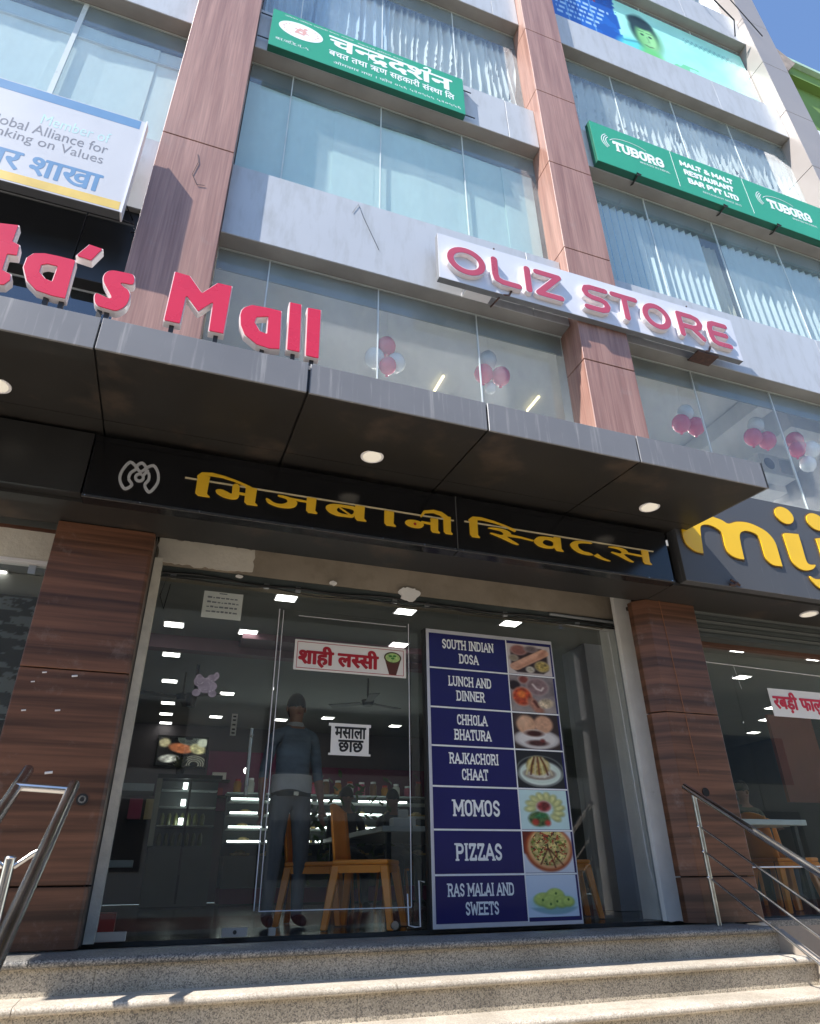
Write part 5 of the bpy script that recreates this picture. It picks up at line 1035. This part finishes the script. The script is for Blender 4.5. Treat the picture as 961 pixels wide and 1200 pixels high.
tag(B(.93, 1.15, 12.65, 12.77, 1.585, 1.70).build("packet", M("red_packet", (.35, .03, .05), .5)), "red packet on the small wall shelf", "packet"); tag(B(.95, 1.18, 12.65, 12.77, 1.835, 1.95).build("packet", PAPER), "pale packet on the small wall shelf", "packet")
tag(MB().ball((1.45, 12.1, 1.92), .05).build("globe_lamp", LEDM, smooth=True), "small bright globe lamp by the magenta panel", "lamp")
cm = thing("security_camera", "small dark dome camera hanging from the ceiling of the sweet shop", "camera", (.30, 8.9, 2.3)); MB().tube([(.33, 8.9, 2.75), (.33, 8.9, 2.38)], .02, 8).build("mount", BLK2, cm); MB().tube([(.30, 8.9, 2.38), (.30, 8.9, 2.22)], [.07, .055], 14).build("housing", BLK2, cm, smooth=True)
# refrigerated display and long lit counter
fd = thing("display_fridge", "tall glass-door drinks fridge left of the lit counter", "fridge", (.50, 11, 0))
B(.08, .92, 10.6, 11.3, .02, .72).build("lower_door", BOXW, fd); B(.08, .92, 10.9, 11.3, .73, 1.58).build("rear_panel", BOXW, fd); B(.06, .13, 10.6, 10.9, .73, 1.58).build("post", M("dim_chrome", (.3, .3, .24), .3, .8), fd); B(.50, .53, 10.6, 10.62, .05, 1.58).build("door_gap", BLK2, fd); B(.06, .94, 10.58, 10.9, 1.585, 1.64).build("top", BLK2, fd)
for z in (.98, 1.22, 1.44): B(.14, .9, 10.65, 10.89, z, z+.01).build("shelf", GEDGE, fd); B(.42, .48, 10.64, 10.7, z+.02, z+.10).build("shelf_light", LEDC, fd)
for i, (x, z) in enumerate([(.2+.09*a, zz) for zz in (.74, .99) for a in range(7)]): tag(MB().tube([(x, 10.75, z), (x, 10.75, z+.12), (x, 10.75, z+.16)], [.03, .03, .012], 8).build("bottle", M("bottle_olive", (.12, .13, .04), .3) if i == 0 else bpy.data.materials["bottle_olive"], smooth=True), "olive bottle on the shelves of the drinks fridge", "bottle", "bottles in the drinks fridge")
fp = thing("potted_plant", "small pale-leaved potted plant on top of the drinks fridge", "plant", (.35, 10.75, 1.64)); MB().tube([(.35, 10.75, 1.64), (.35, 10.75, 1.74)], [.05, .07], 10).build("pot", BLK2, fp)
m = MB(); r = random.Random(8)
for k in range(60): a, e = r.uniform(0, 6.28), r.uniform(.2, 1.4); p = Vector((.35, 10.75, 1.75)); q = p+Vector((math.cos(a)*math.cos(e), math.sin(a)*math.cos(e), math.sin(e)))*r.uniform(.08, .2); s_ = Vector((r.uniform(-1, 1), r.uniform(-1, 1), r.uniform(-1, 1)))*.02; m.add([p, (p+q)/2+s_, q, (p+q)/2-s_], [(0, 1, 2, 3)])
m.build("foliage", M("pale_leaf", (.25, .27, .14), .6), fp)
ct = thing("display_counter", "long glass sweet counter with four glowing shelves along the back", "counter", (2.5, 11.3, 0))
B(1.12, 4.5, 11.0, 11.6, .22, .62).build("base", BOXW, ct); B(1.12, 4.5, 11.05, 11.6, .02, .21).build("kick_panel", MAG, ct); B(1.12, 4.5, 11.55, 11.6, .63, 1.5).build("rear_panel", M("counter_back", (.07, .08, .08), .5), ct)
for z in (.80, .99, 1.18, 1.37):
    B(1.14, 4.48, 11.02, 11.5, z-.012, z-.004).build("shelf", GEDGE, ct)
    for x0, x1 in ((1.14, 1.62), (1.70, 2.35), (2.44, 2.98), (3.1, 3.9)): B(x0, x1, 11.01, 11.04, z, z+.022).build("shelf_light", LEDC, ct)
r = random.Random(4)
for z in (.63, .80, .99, 1.18):
    for k in range(7): x = 1.25+.46*k+r.uniform(-.03, .03); tag(MB().box(x, x+.26, 11.15, 11.4, z+.002, z+.03).ball((x+.13, 11.27, z+.04), .09, 10, 6, sz=.45).build("sweets_tray", FOOD), "tray of sweets in the glowing display counter", "tray", "trays of sweets in the display counter")
jr = random.Random(12); JM = [M("jar_amber", (.35, .16, .03), .25), M("jar_white", (.5, .5, .46), .4), M("jar_pink", (.45, .08, .15), .35), M("jar_brown", (.16, .08, .04), .35)]
for k in range(16):
    x = 1.25+.2*k; h_ = jr.uniform(.12, .22); t = thing("sweet_jar", "jar of sweets standing on top of the display counter", "jar", (x, 11.4, 1.5), "jars along the top of the display counter")
    MB().tube([(x, 11.4, 1.5), (x, 11.4, 1.5+h_*.8), (x, 11.4, 1.5+h_)], [.06, .06, .04], 12).build("jar_body", JM[k % 4], t, smooth=True); MB().tube([(x, 11.4, 1.5+h_), (x, 11.4, 1.53+h_)], .045, 12).build("lid", WHT if k % 3 else REDB, t, smooth=True)
B(1.1, 4.55, 11.3, 11.62, 1.48, 1.498).build("top_board", TBL, ct)
for k, (x, c_) in enumerate(((-.3, (.5, .1, .2)), (-.05, (.6, .5, .3)))):
    tag(B(x, x+.2, 12.6, 12.8, 1.2, 1.5).build("goods_box", M("goods_box_%d" % k if False else ("goods_red" if k == 0 else "goods_tan"), c_, .5)), ("red carton by the far left of the back wall", "tan carton by the far left of the back wall")[k], "carton")
for k, (x, y) in enumerate(((2.6, 8.9), (.2, 9.3))):
    t = thing("ceiling_fan", ("dark ceiling fan over the tables at the middle of the shop", "dark ceiling fan near the drinks fridge")[k], "fan", (x, y, 2.35)); MB().tube([(x, y, 2.75), (x, y, 2.45)], .012, 8).build("rod", BLK2, t); MB().tube([(x, y, 2.45), (x, y, 2.38)], [.09, .07], 14).build("motor", BLK2, t, smooth=True)
    for q in range(3):
        a = q*2.094+.4+k; d = Vector((math.cos(a), math.sin(a), 0)); n_ = Vector((-d.y, d.x, .12)); p0 = Vector((x, y, 2.41)); m = MB(); m.add([p0+d*.09-n_*.05, p0+d*.55-n_*.07, p0+d*.55+n_*.07, p0+d*.09+n_*.05, p0+d*.09-n_*.05+Vector((0, 0, .008)), p0+d*.55-n_*.07+Vector((0, 0, .008)), p0+d*.55+n_*.07+Vector((0, 0, .008)), p0+d*.09+n_*.05+Vector((0, 0, .008))], [(3, 2, 1, 0), (4, 5, 6, 7), (0, 1, 5, 4), (1, 2, 6, 5), (2, 3, 7, 6), (3, 0, 4, 7)]); m.build("blade", BLK2, t)
# dark reflecting screen and post seen behind the door
tag(B(-.45, -.1, 5.9, 6.2, .0, .12).build("storage_box", REDB), "red plastic box on the floor at the left end inside the glass", "box")
tag(MB().box(-.35, .02, 6.6, 7.0, 1.0, 1.06).build("side_shelf", TBL), "pale shelf end beside the left column inside the shop", "shelf"); tag(MB().box(-.35, -.05, 6.5, 6.8, .42, .47).build("side_shelf", TBL), "lower pale shelf end beside the left column inside the shop", "shelf")

def plastic_chair(label, grp=None):
    t = thing("plastic_chair", label, "chair", (0, 0, 0), grp); W, D, H = .44, .42, .44
    B(-W/2, W/2, -D/2, D/2, H-.035, H).build("seat", ORG, t, bevel=.012, bseg=2)
    ap = MB(); ap.box(-W/2+.005, W/2-.005, -D/2+.004, -D/2+.018, H-.085, H-.036); ap.box(-W/2+.005, W/2-.005, D/2-.018, D/2-.004, H-.085, H-.036); ap.box(-W/2+.004, -W/2+.018, -D/2+.02, D/2-.02, H-.085, H-.036); ap.box(W/2-.018, W/2-.004, -D/2+.02, D/2-.02, H-.085, H-.036); ap.build("apron", ORG, t)
    for sx in (-1, 1):
        for sy in (-1, 1):
            xt, yt, xb, yb = sx*(W/2-.03), sy*(D/2-.03), sx*(W/2+.035), sy*(D/2+.03); m = MB(); a, b = .030, .022
            m.add([(xt-a, yt-a, H-.037), (xt+a, yt-a, H-.037), (xt+a, yt+a, H-.037), (xt-a, yt+a, H-.037), (xb-b, yb-b, 0), (xb+b, yb-b, 0), (xb+b, yb+b, 0), (xb-b, yb+b, 0)], [(0, 1, 2, 3), (7, 6, 5, 4), (0, 4, 5, 1), (1, 5, 6, 2), (2, 6, 7, 3), (3, 7, 4, 0)]); m.build("leg", ORG, t, bevel=.006)
    n = 8; V = []; Fq = []
    for j in range(9):
        z = H+.0+j*.05; lean = .02+.035*j*.5*.35; 
        for i in range(n+1):
            q = i/n*2-1; wz = W/2*(1-.10*(j/8)**3) ; V.append((q*wz, D/2-.02+lean-.035*(1-q*q)*-1-.03, z-.05*(q*q)*(j == 8)))
    m = MB(); m.add(V, [(j*(n+1)+i, j*(n+1)+i+1, (j+1)*(n+1)+i+1, (j+1)*(n+1)+i) for j in range(8) for i in range(n)]); bk = m.build("backrest", ORG, t, smooth=True); sd = bk.modifiers.new('thick', 'SOLIDIFY'); sd.thickness = .018
    return t
ch = plastic_chair("orange plastic chair just behind the glass door, its legs in full view"); ch.location = (1.62, 5.50, 0); ch.rotation_euler = (0, 0, math.radians(60))
for (x, y, rz, lab) in ((1.36, 6.15, 70, "orange plastic chair behind the first one, half hidden by the standing man"), (3.55, 5.9, 70, "orange plastic chair behind the lower right of the menu board"), (5.75, 5.55, 80, "orange plastic chair inside the right shop near its table"), (6.15, 6.0, 100, "second orange plastic chair inside the right shop, further back")):
    c = copy_tree(ch, (x, y, 0), math.radians(rz)); c['label'] = lab; c['category'] = 'chair'
def table(label, x0, x1, y0, y1, z=.72):
    t = thing("table", label, "table", ((x0+x1)/2, (y0+y1)/2, 0)); B(x0, x1, y0, y1, z-.045, z).build("tabletop", TBL, t, bevel=.004)
    for x in (x0+.08, x1-.08):
        for yy in (y0+.08, y1-.08): B(x-.02, x+.02, yy-.02, yy+.02, 0, z-.046).build("leg", BLK2, t)
    return t
table("pale table with a white edge behind the glass door", 1.95, 3.3, 6.15, 8.4)
table("pale narrow table just inside the right shop window", 4.66, 5.62, 5.05, 5.5, .735)
tag(MB().box(2.1, 2.32, 6.3, 6.42, .722, .80).box(2.17, 2.26, 6.33, 6.39, .80, .87).build("tissue_box", M("tissue_white", (.5, .52, .5), .6), bevel=.01), "white tissue box with a tissue standing out on the pale table", "tissue box")
pl = thing("green_plant", "dark leafy green plant under and behind the pale table", "plant", (2.4, 9.2, 0)); MB().tube([(2.4, 9.2, 0), (2.4, 9.2, .3)], [.13, .17], 12).build("pot", BLK2, pl)
m = MB(); r = random.Random(3)
for k in range(260): c = Vector((2.4+r.gauss(0, .35), 9.2+r.gauss(0, .3), abs(r.gauss(.55, .28))+.25)); a = Vector((r.uniform(-1, 1), r.uniform(-1, 1), r.uniform(-1, 1))).normalized()*.07; b = Vector((r.uniform(-1, 1), r.uniform(-1, 1), r.uniform(-1, 1))).normalized()*.035; m.add([c-a, c+b, c+a, c-b], [(0, 1, 2, 3)])
m.build("foliage", LEAF, pl)
# left shop interior
def paint_leaf(u, v):
    n = fbm(u*1.6, v*2.2, 21, 9); C = base(u, (.10, .11, .12)); return over(C, (n > .52)*1., (.45, .48, .50))
lb = thing("patterned_board", "black board with grey leaf pattern inside the left shop window", "board", (-2.0, 6.32, 1.3)); picture(paint_leaf, -3.2, -1.17, 1.50, 2.50, 6.29, 150, 90).build("printed_face", PICM, lb); B(-3.2, -1.16, 6.296, 6.36, 1.48, 2.52).build("board", BLK2, lb)
tag(B(-3.2, -1.12, 6.37, 6.5, 2.52, 2.75).build("ceiling_drop", INC), "pale boxed ceiling drop above the patterned board", "ceiling drop"); tag(B(-2.2, -1.25, 6.5, 6.53, 1.30, 1.33).build("strip_lamp", LEDC), "cool white strip lamp beneath the patterned board", "lamp")
tag(B(8.1, 8.9, 7.45, 7.5, 1.15, 2.3).build("hanging_banner", M("rust_red_cloth", (.22, .07, .05), .7)), "rust red hanging banner inside the right shop", "banner")

# ------------------------------------------------------------------ people (skinned bodies)
def body(name, label, cat_loc, rz, J, bones, root, regions, extras=None, sub=2):
    """J: joint -> ((x,y,z), radius or (rx,ry)); bones: pairs; regions: material index for each joint"""
    names = list(J); me = bpy.data.meshes.new('sk'); me.from_pydata([J[n][0] for n in names], [(names.index(a), names.index(b)) for a, b in bones], [])
    o = bpy.data.objects.new('sk', me); COL.objects.link(o); o.modifiers.new('s', 'SKIN').use_smooth_shade = True; o.modifiers.new('b', 'SUBSURF').levels = sub
    o.data.skin_vertices if o.data.skin_vertices else None
    if not me.skin_vertices:
        bpy.context.view_layer.objects.active = o; bpy.ops.object.select_all(action='DESELECT'); o.select_set(True); bpy.ops.mesh.customdata_skin_add()
    for i, n in enumerate(names):
        rr = J[n][1]; me.skin_vertices[0].data[i].radius = rr if isinstance(rr, tuple) else (rr, rr); me.skin_vertices[0].data[i].use_root = (n == root)
    bpy.context.view_layer.update(); dg = bpy.context.evaluated_depsgraph_get(); nm = bpy.data.meshes.new_from_object(o.evaluated_get(dg)); bpy.data.objects.remove(o)
    mats, reg = regions; nm.materials.clear(); [nm.materials.append(m) for m in mats]; P = np.array([J[n][0] for n in names])
    seg = [(np.array(J[a][0]), np.array(J[b][0]), a, b) for a, b in bones]
    for p in nm.polygons:
        c = np.array(p.center); best = (9, 0)
        for A, Bb, a, b in seg:
            d = Bb-A; t = min(1, max(0, (c-A)@d/(d@d+1e-9))); dd = np.linalg.norm(c-A-t*d)
            if dd < best[0]: best = (dd, reg.get((a, b), reg.get((b, a), reg.get(a if t < .5 else b, 0))))
        if len(mats) == 5 and abs(c[0]) < .19 and best[1] in (0, 1, 4): best = (0, 0 if c[2] > .99 else 1)
        p.material_index = best[1]; p.use_smooth = True
    t = thing("person", label, "person", cat_loc); t.rotation_euler = (0, 0, rz); b = bpy.data.objects.new("body", nm); COL.objects.link(b); b.parent = t; b['_w'] = [0.0, 0.0, 0.0]; t['_w'] = [0.0, 0.0, 0.0]
    if extras: extras(t)
    return t
def head_bits(cx, cy, cz, hair=HAIR):
    def f(t):
        m = MB(); nu, nv = 20, 9; V = []
        for j in range(nv+1):
            ph = math.radians(8+j*11.5)
            for i in range(nu):
                th = 2*math.pi*i/nu; back = max(0, math.sin(th)); k = ph*(1.0+.45*back-.12*(1-back)); V.append((cx+.083*math.sin(k)*math.cos(th), cy+.012+.100*math.sin(k)*math.sin(th), cz+.02+.118*math.cos(k)))
        m.add(V, [(j*nu+i, (j+1)*nu+i, (j+1)*nu+(i+1) % nu, j*nu+(i+1) % nu) for j in range(nv) for i in range(nu)]); m.add(V[:nu], [tuple(range(nu))]); m.build("hair", hair, t, smooth=True)
        e = MB(); [e.ball((cx+s*.031, cy-.082, cz+.005), .011, 8, 6) for s in (-1, 1)]; e.build("eyes", BLACKP, t, smooth=True)
        e = MB(); [e.ball((cx+s*.083, cy+.005, cz-.005), .025, 8, 6, sx=.35, sy=.7) for s in (-1, 1)]; e.build("ears", SKIN, t, smooth=True)
        e = MB(); e.ball((cx, cy-.099, cz-.018), .016, 8, 6, sx=.8, sy=1.1, sz=1.6); e.build("nose", SKIN, t, smooth=True); e = MB(); e.ball((cx, cy-.083, cz-.056), .022, 8, 5, sx=1.1, sy=.4, sz=.35); e.build("mouth", M("lips", (.20, .07, .06), .5) if "lips" not in bpy.data.materials else bpy.data.materials["lips"], t, smooth=True)
    return f
def hand(J, B_, side, wrist, d, reg):
    """five bent fingers and a thumb from the side of the palm; d = direction the hand hangs"""
    w0 = Vector(J[wrist][0]); d = Vector(d).normalized(); a = Vector((0, 1, 0)); a = (a-d*a.dot(d)).normalized(); inn = d.cross(a)*side
    p = 'palm'+wrist; J[p] = (tuple(w0+d*.06), (.034, .018)); B_.append((wrist, p)); reg[p] = 2; J[p+'2'] = (tuple(w0+d*.095), (.034, .014)); B_.append((p, p+'2')); reg[p+'2'] = 2
    for k, (o, l) in enumerate(((-.028, .066), (-.010, .075), (.009, .070), (.026, .056))):
        a1 = f'f{wrist}{k}a'; a2 = f'f{wrist}{k}b'; a3 = f'f{wrist}{k}c'; s = w0+d*.10+a*o
        J[a1] = (tuple(s), .010); J[a2] = (tuple(s+d*l*.5+inn*.008), .009); J[a3] = (tuple(s+d*l*.9+inn*.026), .007); B_ += [(p+'2', a1), (a1, a2), (a2, a3)]
        for q in (a1, a2, a3): reg[q] = 2
    a1 = f't{wrist}a'; a2 = f't{wrist}b'; J[a1] = (tuple(w0+d*.06-a*.045+inn*.01), .011); J[a2] = (tuple(w0+d*.10-a*.055+inn*.02), .009); B_ += [(p, a1), (a1, a2)]; reg[a1] = reg[a2] = 2
def standing():
    J = {'pel': ((0, 0, .96), (.15, .105)), 'bel': ((0, 0, 1.08), (.145, .10)), 'chest': ((0, .0, 1.30), (.17, .115)), 'sho': ((0, .01, 1.42), (.14, .085)), 'neck': ((0, .005, 1.51), (.055, .058)), 'jaw': ((0, -.02, 1.575), (.060, .068)), 'head': ((0, .0, 1.655), (.078, .094)), 'top': ((0, .01, 1.70), (.065, .08))}
    Bn = [('pel', 'bel'), ('bel', 'chest'), ('chest', 'sho'), ('sho', 'neck'), ('neck', 'jaw'), ('jaw', 'head'), ('head', 'top')]; reg = {'pel': 1, 'bel': 0, 'chest': 0, 'sho': 0, 'neck': 2, 'jaw': 2, 'head': 2, 'top': 2, ('pel', 'bel'): 4}
    for s, n in ((-1, 'L'), (1, 'R')):
        J['sh'+n] = ((s*.175, .01, 1.405), (.065, .06)); J['el'+n] = ((s*.235, .03, 1.12), (.047, .045)); J['fo'+n] = ((s*.25, -.01, .98), (.040, .038)); J['wr'+n] = ((s*.255, -.05, .86), (.026, .022)); Bn += [('sho', 'sh'+n), ('sh'+n, 'el'+n), ('el'+n, 'fo'+n), ('fo'+n, 'wr'+n)]
        reg['sh'+n] = 0; reg['el'+n] = 0; reg['fo'+n] = 2; reg['wr'+n] = 2; hand(J, Bn, s, 'wr'+n, (0, -.15, -1), reg)
        J['hp'+n] = ((s*.09, 0, .88), (.095, .10)); J['kn'+n] = ((s*.11, -.02, .50), (.065, .068)); J['ca'+n] = ((s*.115, .01, .34), (.060, .062)); J['an'+n] = ((s*.12, .03, .09), (.046, .048)); J['he'+n] = ((s*.12, .04, .045), (.04, .04)); J['to'+n] = ((s*.135, -.13, .035), (.042, .028))
        Bn += [('pel', 'hp'+n), ('hp'+n, 'kn'+n), ('kn'+n, 'ca'+n), ('ca'+n, 'an'+n), ('an'+n, 'he'+n), ('he'+n, 'to'+n)]
        for q in ('hp', 'kn', 'ca', 'an'): reg[q+n] = 1
        reg['he'+n] = 3; reg['to'+n] = 3
    return J, Bn, reg
J, Bn, reg = standing()
def man_extras(t):
    head_bits(0, 0, 1.64)(t)
    def ring(z0, z1, r0, r1, nm, mat, n=28, wob=0):
        m = MB(); R_ = 5; V = []
        for j in range(R_+1):
            q = j/R_
            for i in range(n):
                a = 2*math.pi*i/n; k = 1+wob*math.sin(a*7+j)*(1-q); V.append(((r0[0]*(1-q)+r1[0]*q)*k*math.cos(a), (r0[1]*(1-q)+r1[1]*q)*k*math.sin(a), z0+(z1-z0)*q+(wob*.6*math.sin(a*3+1) if j == 0 else 0)))
        m.add(V, [(j*n+i, j*n+(i+1) % n, (j+1)*n+(i+1) % n, (j+1)*n+i) for j in range(R_) for i in range(n)]); m.build(nm, mat, t, smooth=True)
    ring(.955, 1.085, (.178, .140), (.168, .128), "pale_shirt_band", SHIRTW, wob=.02)  # lower shirt left pale, below the reflection painted into the upper part
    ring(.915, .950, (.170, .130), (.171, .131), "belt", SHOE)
    MB().box(-.02, .02, -.136, -.128, .918, .948).build("belt_buckle", STEEL, t)
    ring(1.475, 1.515, (.085, .080), (.068, .066), "collar", SHIRTW)
pm = body("person", "man in pale shirt, upper part painted dark for the glass reflection, and grey trousers standing inside the glass door", (1.10, 6.0, 0), math.radians(8), J, Bn, 'pel', ([SHIRT_REFL, TROU, SKIN, SHOE, SHIRTW], reg), man_extras, 3)
def seated(dark=0):
    J = {'pel': ((0, 0, .52), (.15, .12)), 'bel': ((0, .02, .66), (.14, .11)), 'chest': ((0, .01, .86), (.165, .12)), 'sho': ((0, 0, .98), (.14, .085)), 'neck': ((0, -.01, 1.07), (.055, .058)), 'jaw': ((0, -.04, 1.13), (.060, .068)), 'head': ((0, -.02, 1.21), (.078, .094)), 'top': ((0, -.01, 1.26), (.065, .08))}
    Bn = [('pel', 'bel'), ('bel', 'chest'), ('chest', 'sho'), ('sho', 'neck'), ('neck', 'jaw'), ('jaw', 'head'), ('head', 'top')]; reg = {'pel': 1, 'bel': 0, 'chest': 0, 'sho': 0, 'neck': 2, 'jaw': 2, 'head': 2, 'top': 2}
    for s, n in ((-1, 'L'), (1, 'R')):
        J['sh'+n] = ((s*.175, 0, .965), (.065, .06)); J['el'+n] = ((s*.22, -.10, .72), (.047, .045)); J['wr'+n] = ((s*.13, -.33, .76), (.026, .022)); Bn += [('sho', 'sh'+n), ('sh'+n, 'el'+n), ('el'+n, 'wr'+n)]; reg['sh'+n] = 0; reg['el'+n] = 0; reg['wr'+n] = 2; hand(J, Bn, s, 'wr'+n, (-s*.2, -1, 0), reg) if False else None
        J['pa'+n] = ((s*.10, -.40, .765), (.034, .016)); Bn.append(('wr'+n, 'pa'+n)); reg['pa'+n] = 2
        for k, o in enumerate((-.027, -.009, .009, .026)): J[f'q{n}{k}'] = ((s*.10+o, -.43, .765), .010); J[f'r{n}{k}'] = ((s*.09+o*1.1, -.48+abs(o)*.4, .757), .008); Bn += [('pa'+n, f'q{n}{k}'), (f'q{n}{k}', f'r{n}{k}')]; reg[f'q{n}{k}'] = reg[f'r{n}{k}'] = 2
        J['th'+n] = ((s*.10-s*.05, -.40, .768), .010); Bn.append(('pa'+n, 'th'+n)); reg['th'+n] = 2
        J['kn'+n] = ((s*.13, -.44, .50), (.068, .07)); J['an'+n] = ((s*.13, -.42, .09), (.046, .046)); J['to'+n] = ((s*.14, -.56, .035), (.042, .028)); Bn += [('pel', 'kn'+n), ('kn'+n, 'an'+n), ('an'+n, 'to'+n)]; reg['kn'+n] = 1; reg['an'+n] = 1; reg['to'+n] = 3
    return J, Bn, reg
def stool(x, y, label):
    t = thing("stool", label, "stool", (x, y, 0)); t['_w'] = [0, 0, 0]; MB().box(-.17, .17, -.17, .17, .39, .42).build("seat", ORG, t, bevel=.01)
    for a in (-1, 1):
        for b in (-1, 1): MB().tube([(a*.13, b*.13, .39), (a*.17, b*.17, 0)], .018, 8).build("leg", ORG, t)
for (x, y, rz, lab, mats, sl_) in ((2.30, 8.75, 0, "seated customer in dark grey clothes at the far side of the pale table", [DARKC, TROU, SKIN, SHOE], "stool under the seated customer in dark grey"), (2.95, 8.9, 10, "seated customer in charcoal top next to the one in dark grey", [M("charcoal_top", (.09, .09, .10), .8), DARKC, SKIN, SHOE], "stool under the seated customer in the charcoal top"), (6.85, 7.0, -10, "seated customer in dim olive clothes inside the right shop", [M("olive_top", (.11, .11, .07), .8), DARKC, SKIN, SHOE], "stool under the customer in olive in the right shop")):
    J, Bn, reg = seated(); stool(x, y, sl_); body("person", lab, (x, y, 0), math.radians(rz), J, Bn, 'pel', (mats, reg), head_bits(0, -.025, 1.20), 1)

# ------------------------------------------------------------------ handrails
def rail(mb, pts, r): mb.tube(pts, r, 14)
hr = thing("handrail", "stainless handrail with three thin lower bars on the right of the steps", "handrail", (3.86, 4.3, 0))
S = .585; xr = 3.83; y0, z0 = 4.46, .905
MB().tube([(xr, y0, z0), (xr, y0-2.6, z0-2.6*S)], .024, 16).build("top_rail", STEEL, hr, smooth=True)
def rz_(y): return z0-(y0-y)*S
for dz in (.235, .40, .565):
    ya, yb = 4.36, 3.43; MB().tube([(xr, ya, rz_(ya)-dz), (xr, yb, rz_(yb)-dz), (xr, 1.9, rz_(1.9)-dz)], .0085, 10).build("lower_bar", STEEL, hr, smooth=True)
for yy, zb in ((4.38, .0), (3.42, -.45), (2.45, -1.05)):
    MB().tube([(xr, yy, zb+.002), (xr, yy, rz_(yy)-.022)], .0165, 12).build("post", M("post_steel_pitted", (.45, .43, .38), .3, 1, var=.3, scale=14) if "post_steel_pitted" not in bpy.data.materials else bpy.data.materials["post_steel_pitted"], hr, smooth=True)
    for dz in (.235, .40, .565): MB().ball((xr-.012, yy, rz_(yy)-dz), .013, 10, 6).build("bar_clamp", STEEL, hr, smooth=True)
hl = thing("handrail", "double stainless handrail with forked posts on the left of the steps", "handrail", (-.48, 3.4, -.15))
def lz(y): return .705+(y-3.8)*.51
for x, ye in ((-.36, 3.86), (-.60, 4.02)): MB().tube([(x, ye, lz(ye)), (x, 1.6, lz(1.6))], .027, 18).build("top_rail", STEEL, hl, smooth=True)
MB().tube([(-.36, 3.80, lz(3.80)), (-.60, 3.80, lz(3.80)+.012)], .020, 14).build("cross_bar", STEEL, hl, smooth=True)
for yy in (3.30, 2.3):
    zt = lz(yy)-.045; MB().tube([(-.478, yy, zt-.9 if yy < 3 else -.449), (-.478, yy, zt)], .021, 14).build("post", STEEL, hl, smooth=True); MB().ball((-.478, yy, zt), .0225, 14, 8, sz=.5).build("post_cap", STEEL, hl, smooth=True)
    for s, x in ((1, -.372), (-1, -.588)): MB().tube([(-.478+s*.018, yy, zt-.03), (x-s*.03, yy, zt+.015), (x, yy, lz(yy)-.012)], .0105, 10).build("fork_arm", STEEL, hl, smooth=True)

# ------------------------------------------------------------------ beyond: green neighbour, opposite row, utility pole
gb = thing("green_building", "green painted neighbouring building with a weathered eave, top right", "building", (18, 12, -1.2))
B(15.2, 30, 7.6, 16, -1.2, 23.4).build("wall", NGREEN, gb); B(14.9, 30.2, 7.2, 16.3, 23.9, 24.05).build("roof_sheet", NROOF, gb); MB().prism([(14.7, 23.35), (15.6, 22.7), (16.2, 23.5), (15.3, 24.2)], 7.1, 7.6, 'y').build("broken_eave", NBRN, gb)
B(15.4, 30, 7.35, 7.6, 23.3, 23.9).build("cornice", NGREEN, gb); B(15.9, 16.7, 7.56, 7.62, 19.6, 20.8).build("window_frame", WHT, gb)
for k in range(3): B(16.9+2.2*k, 18.1+2.2*k, 7.57, 7.61, 17.2, 18.8).build("window", OPG, gb)
ob = thing("opposite_building", "low pale building across the street with dark openings", "building", (6, -9, -1.2))
B(-30, 40, -12, -8, -.4, 7.0).build("wall", OPW, ob); B(-30, 40, -12, -7.99, -1.2, -.4).build("red_base", OPR, ob); B(-30.2, 40, -12, -7.7, 7.0, 7.3).build("cornice", OPW, ob)
for x in (-22, -17.5, -12.5, -8, -2.6): 
    B(x, x+3.2, -8.0, -7.975, 2.7, 4.3).build("dark_opening", OPG, ob); B(x+.2, x+2.6, -8, -7.975, .5, 2.0).build("dark_opening", OPG, ob)
for x0, x1, a, b in ((2.5, 6.55, 2.72, 4.3), (11.5, 14.15, 2.85, 4.22), (10.8, 14.1, .5, 2.0), (2.9, 6.0, .3, 1.6), (16.2, 19.6, 2.8, 4.25), (16.4, 19.5, .4, 2.0), (22, 25, 2.8, 4.2)): B(x0, x1, -8.0, -7.975, a, b).build("dark_opening", OPG, ob)
up = thing("utility_pole", "pale concrete utility pole across the street with two bands", "pole", (9.4, -3.6, -1.25))
MB().tube([(9.4, -3.6, -1.25), (9.4, -3.6, 8.2)], [.16, .11], 16).build("shaft", CONC, up, smooth=True)
for z in (3.4, 5.2): B(9.15, 9.65, -3.75, -3.45, z, z+.07).build("band", DKST, up)
for o in bpy.data.objects:
    if '_w' in o.keys(): del o['_w']
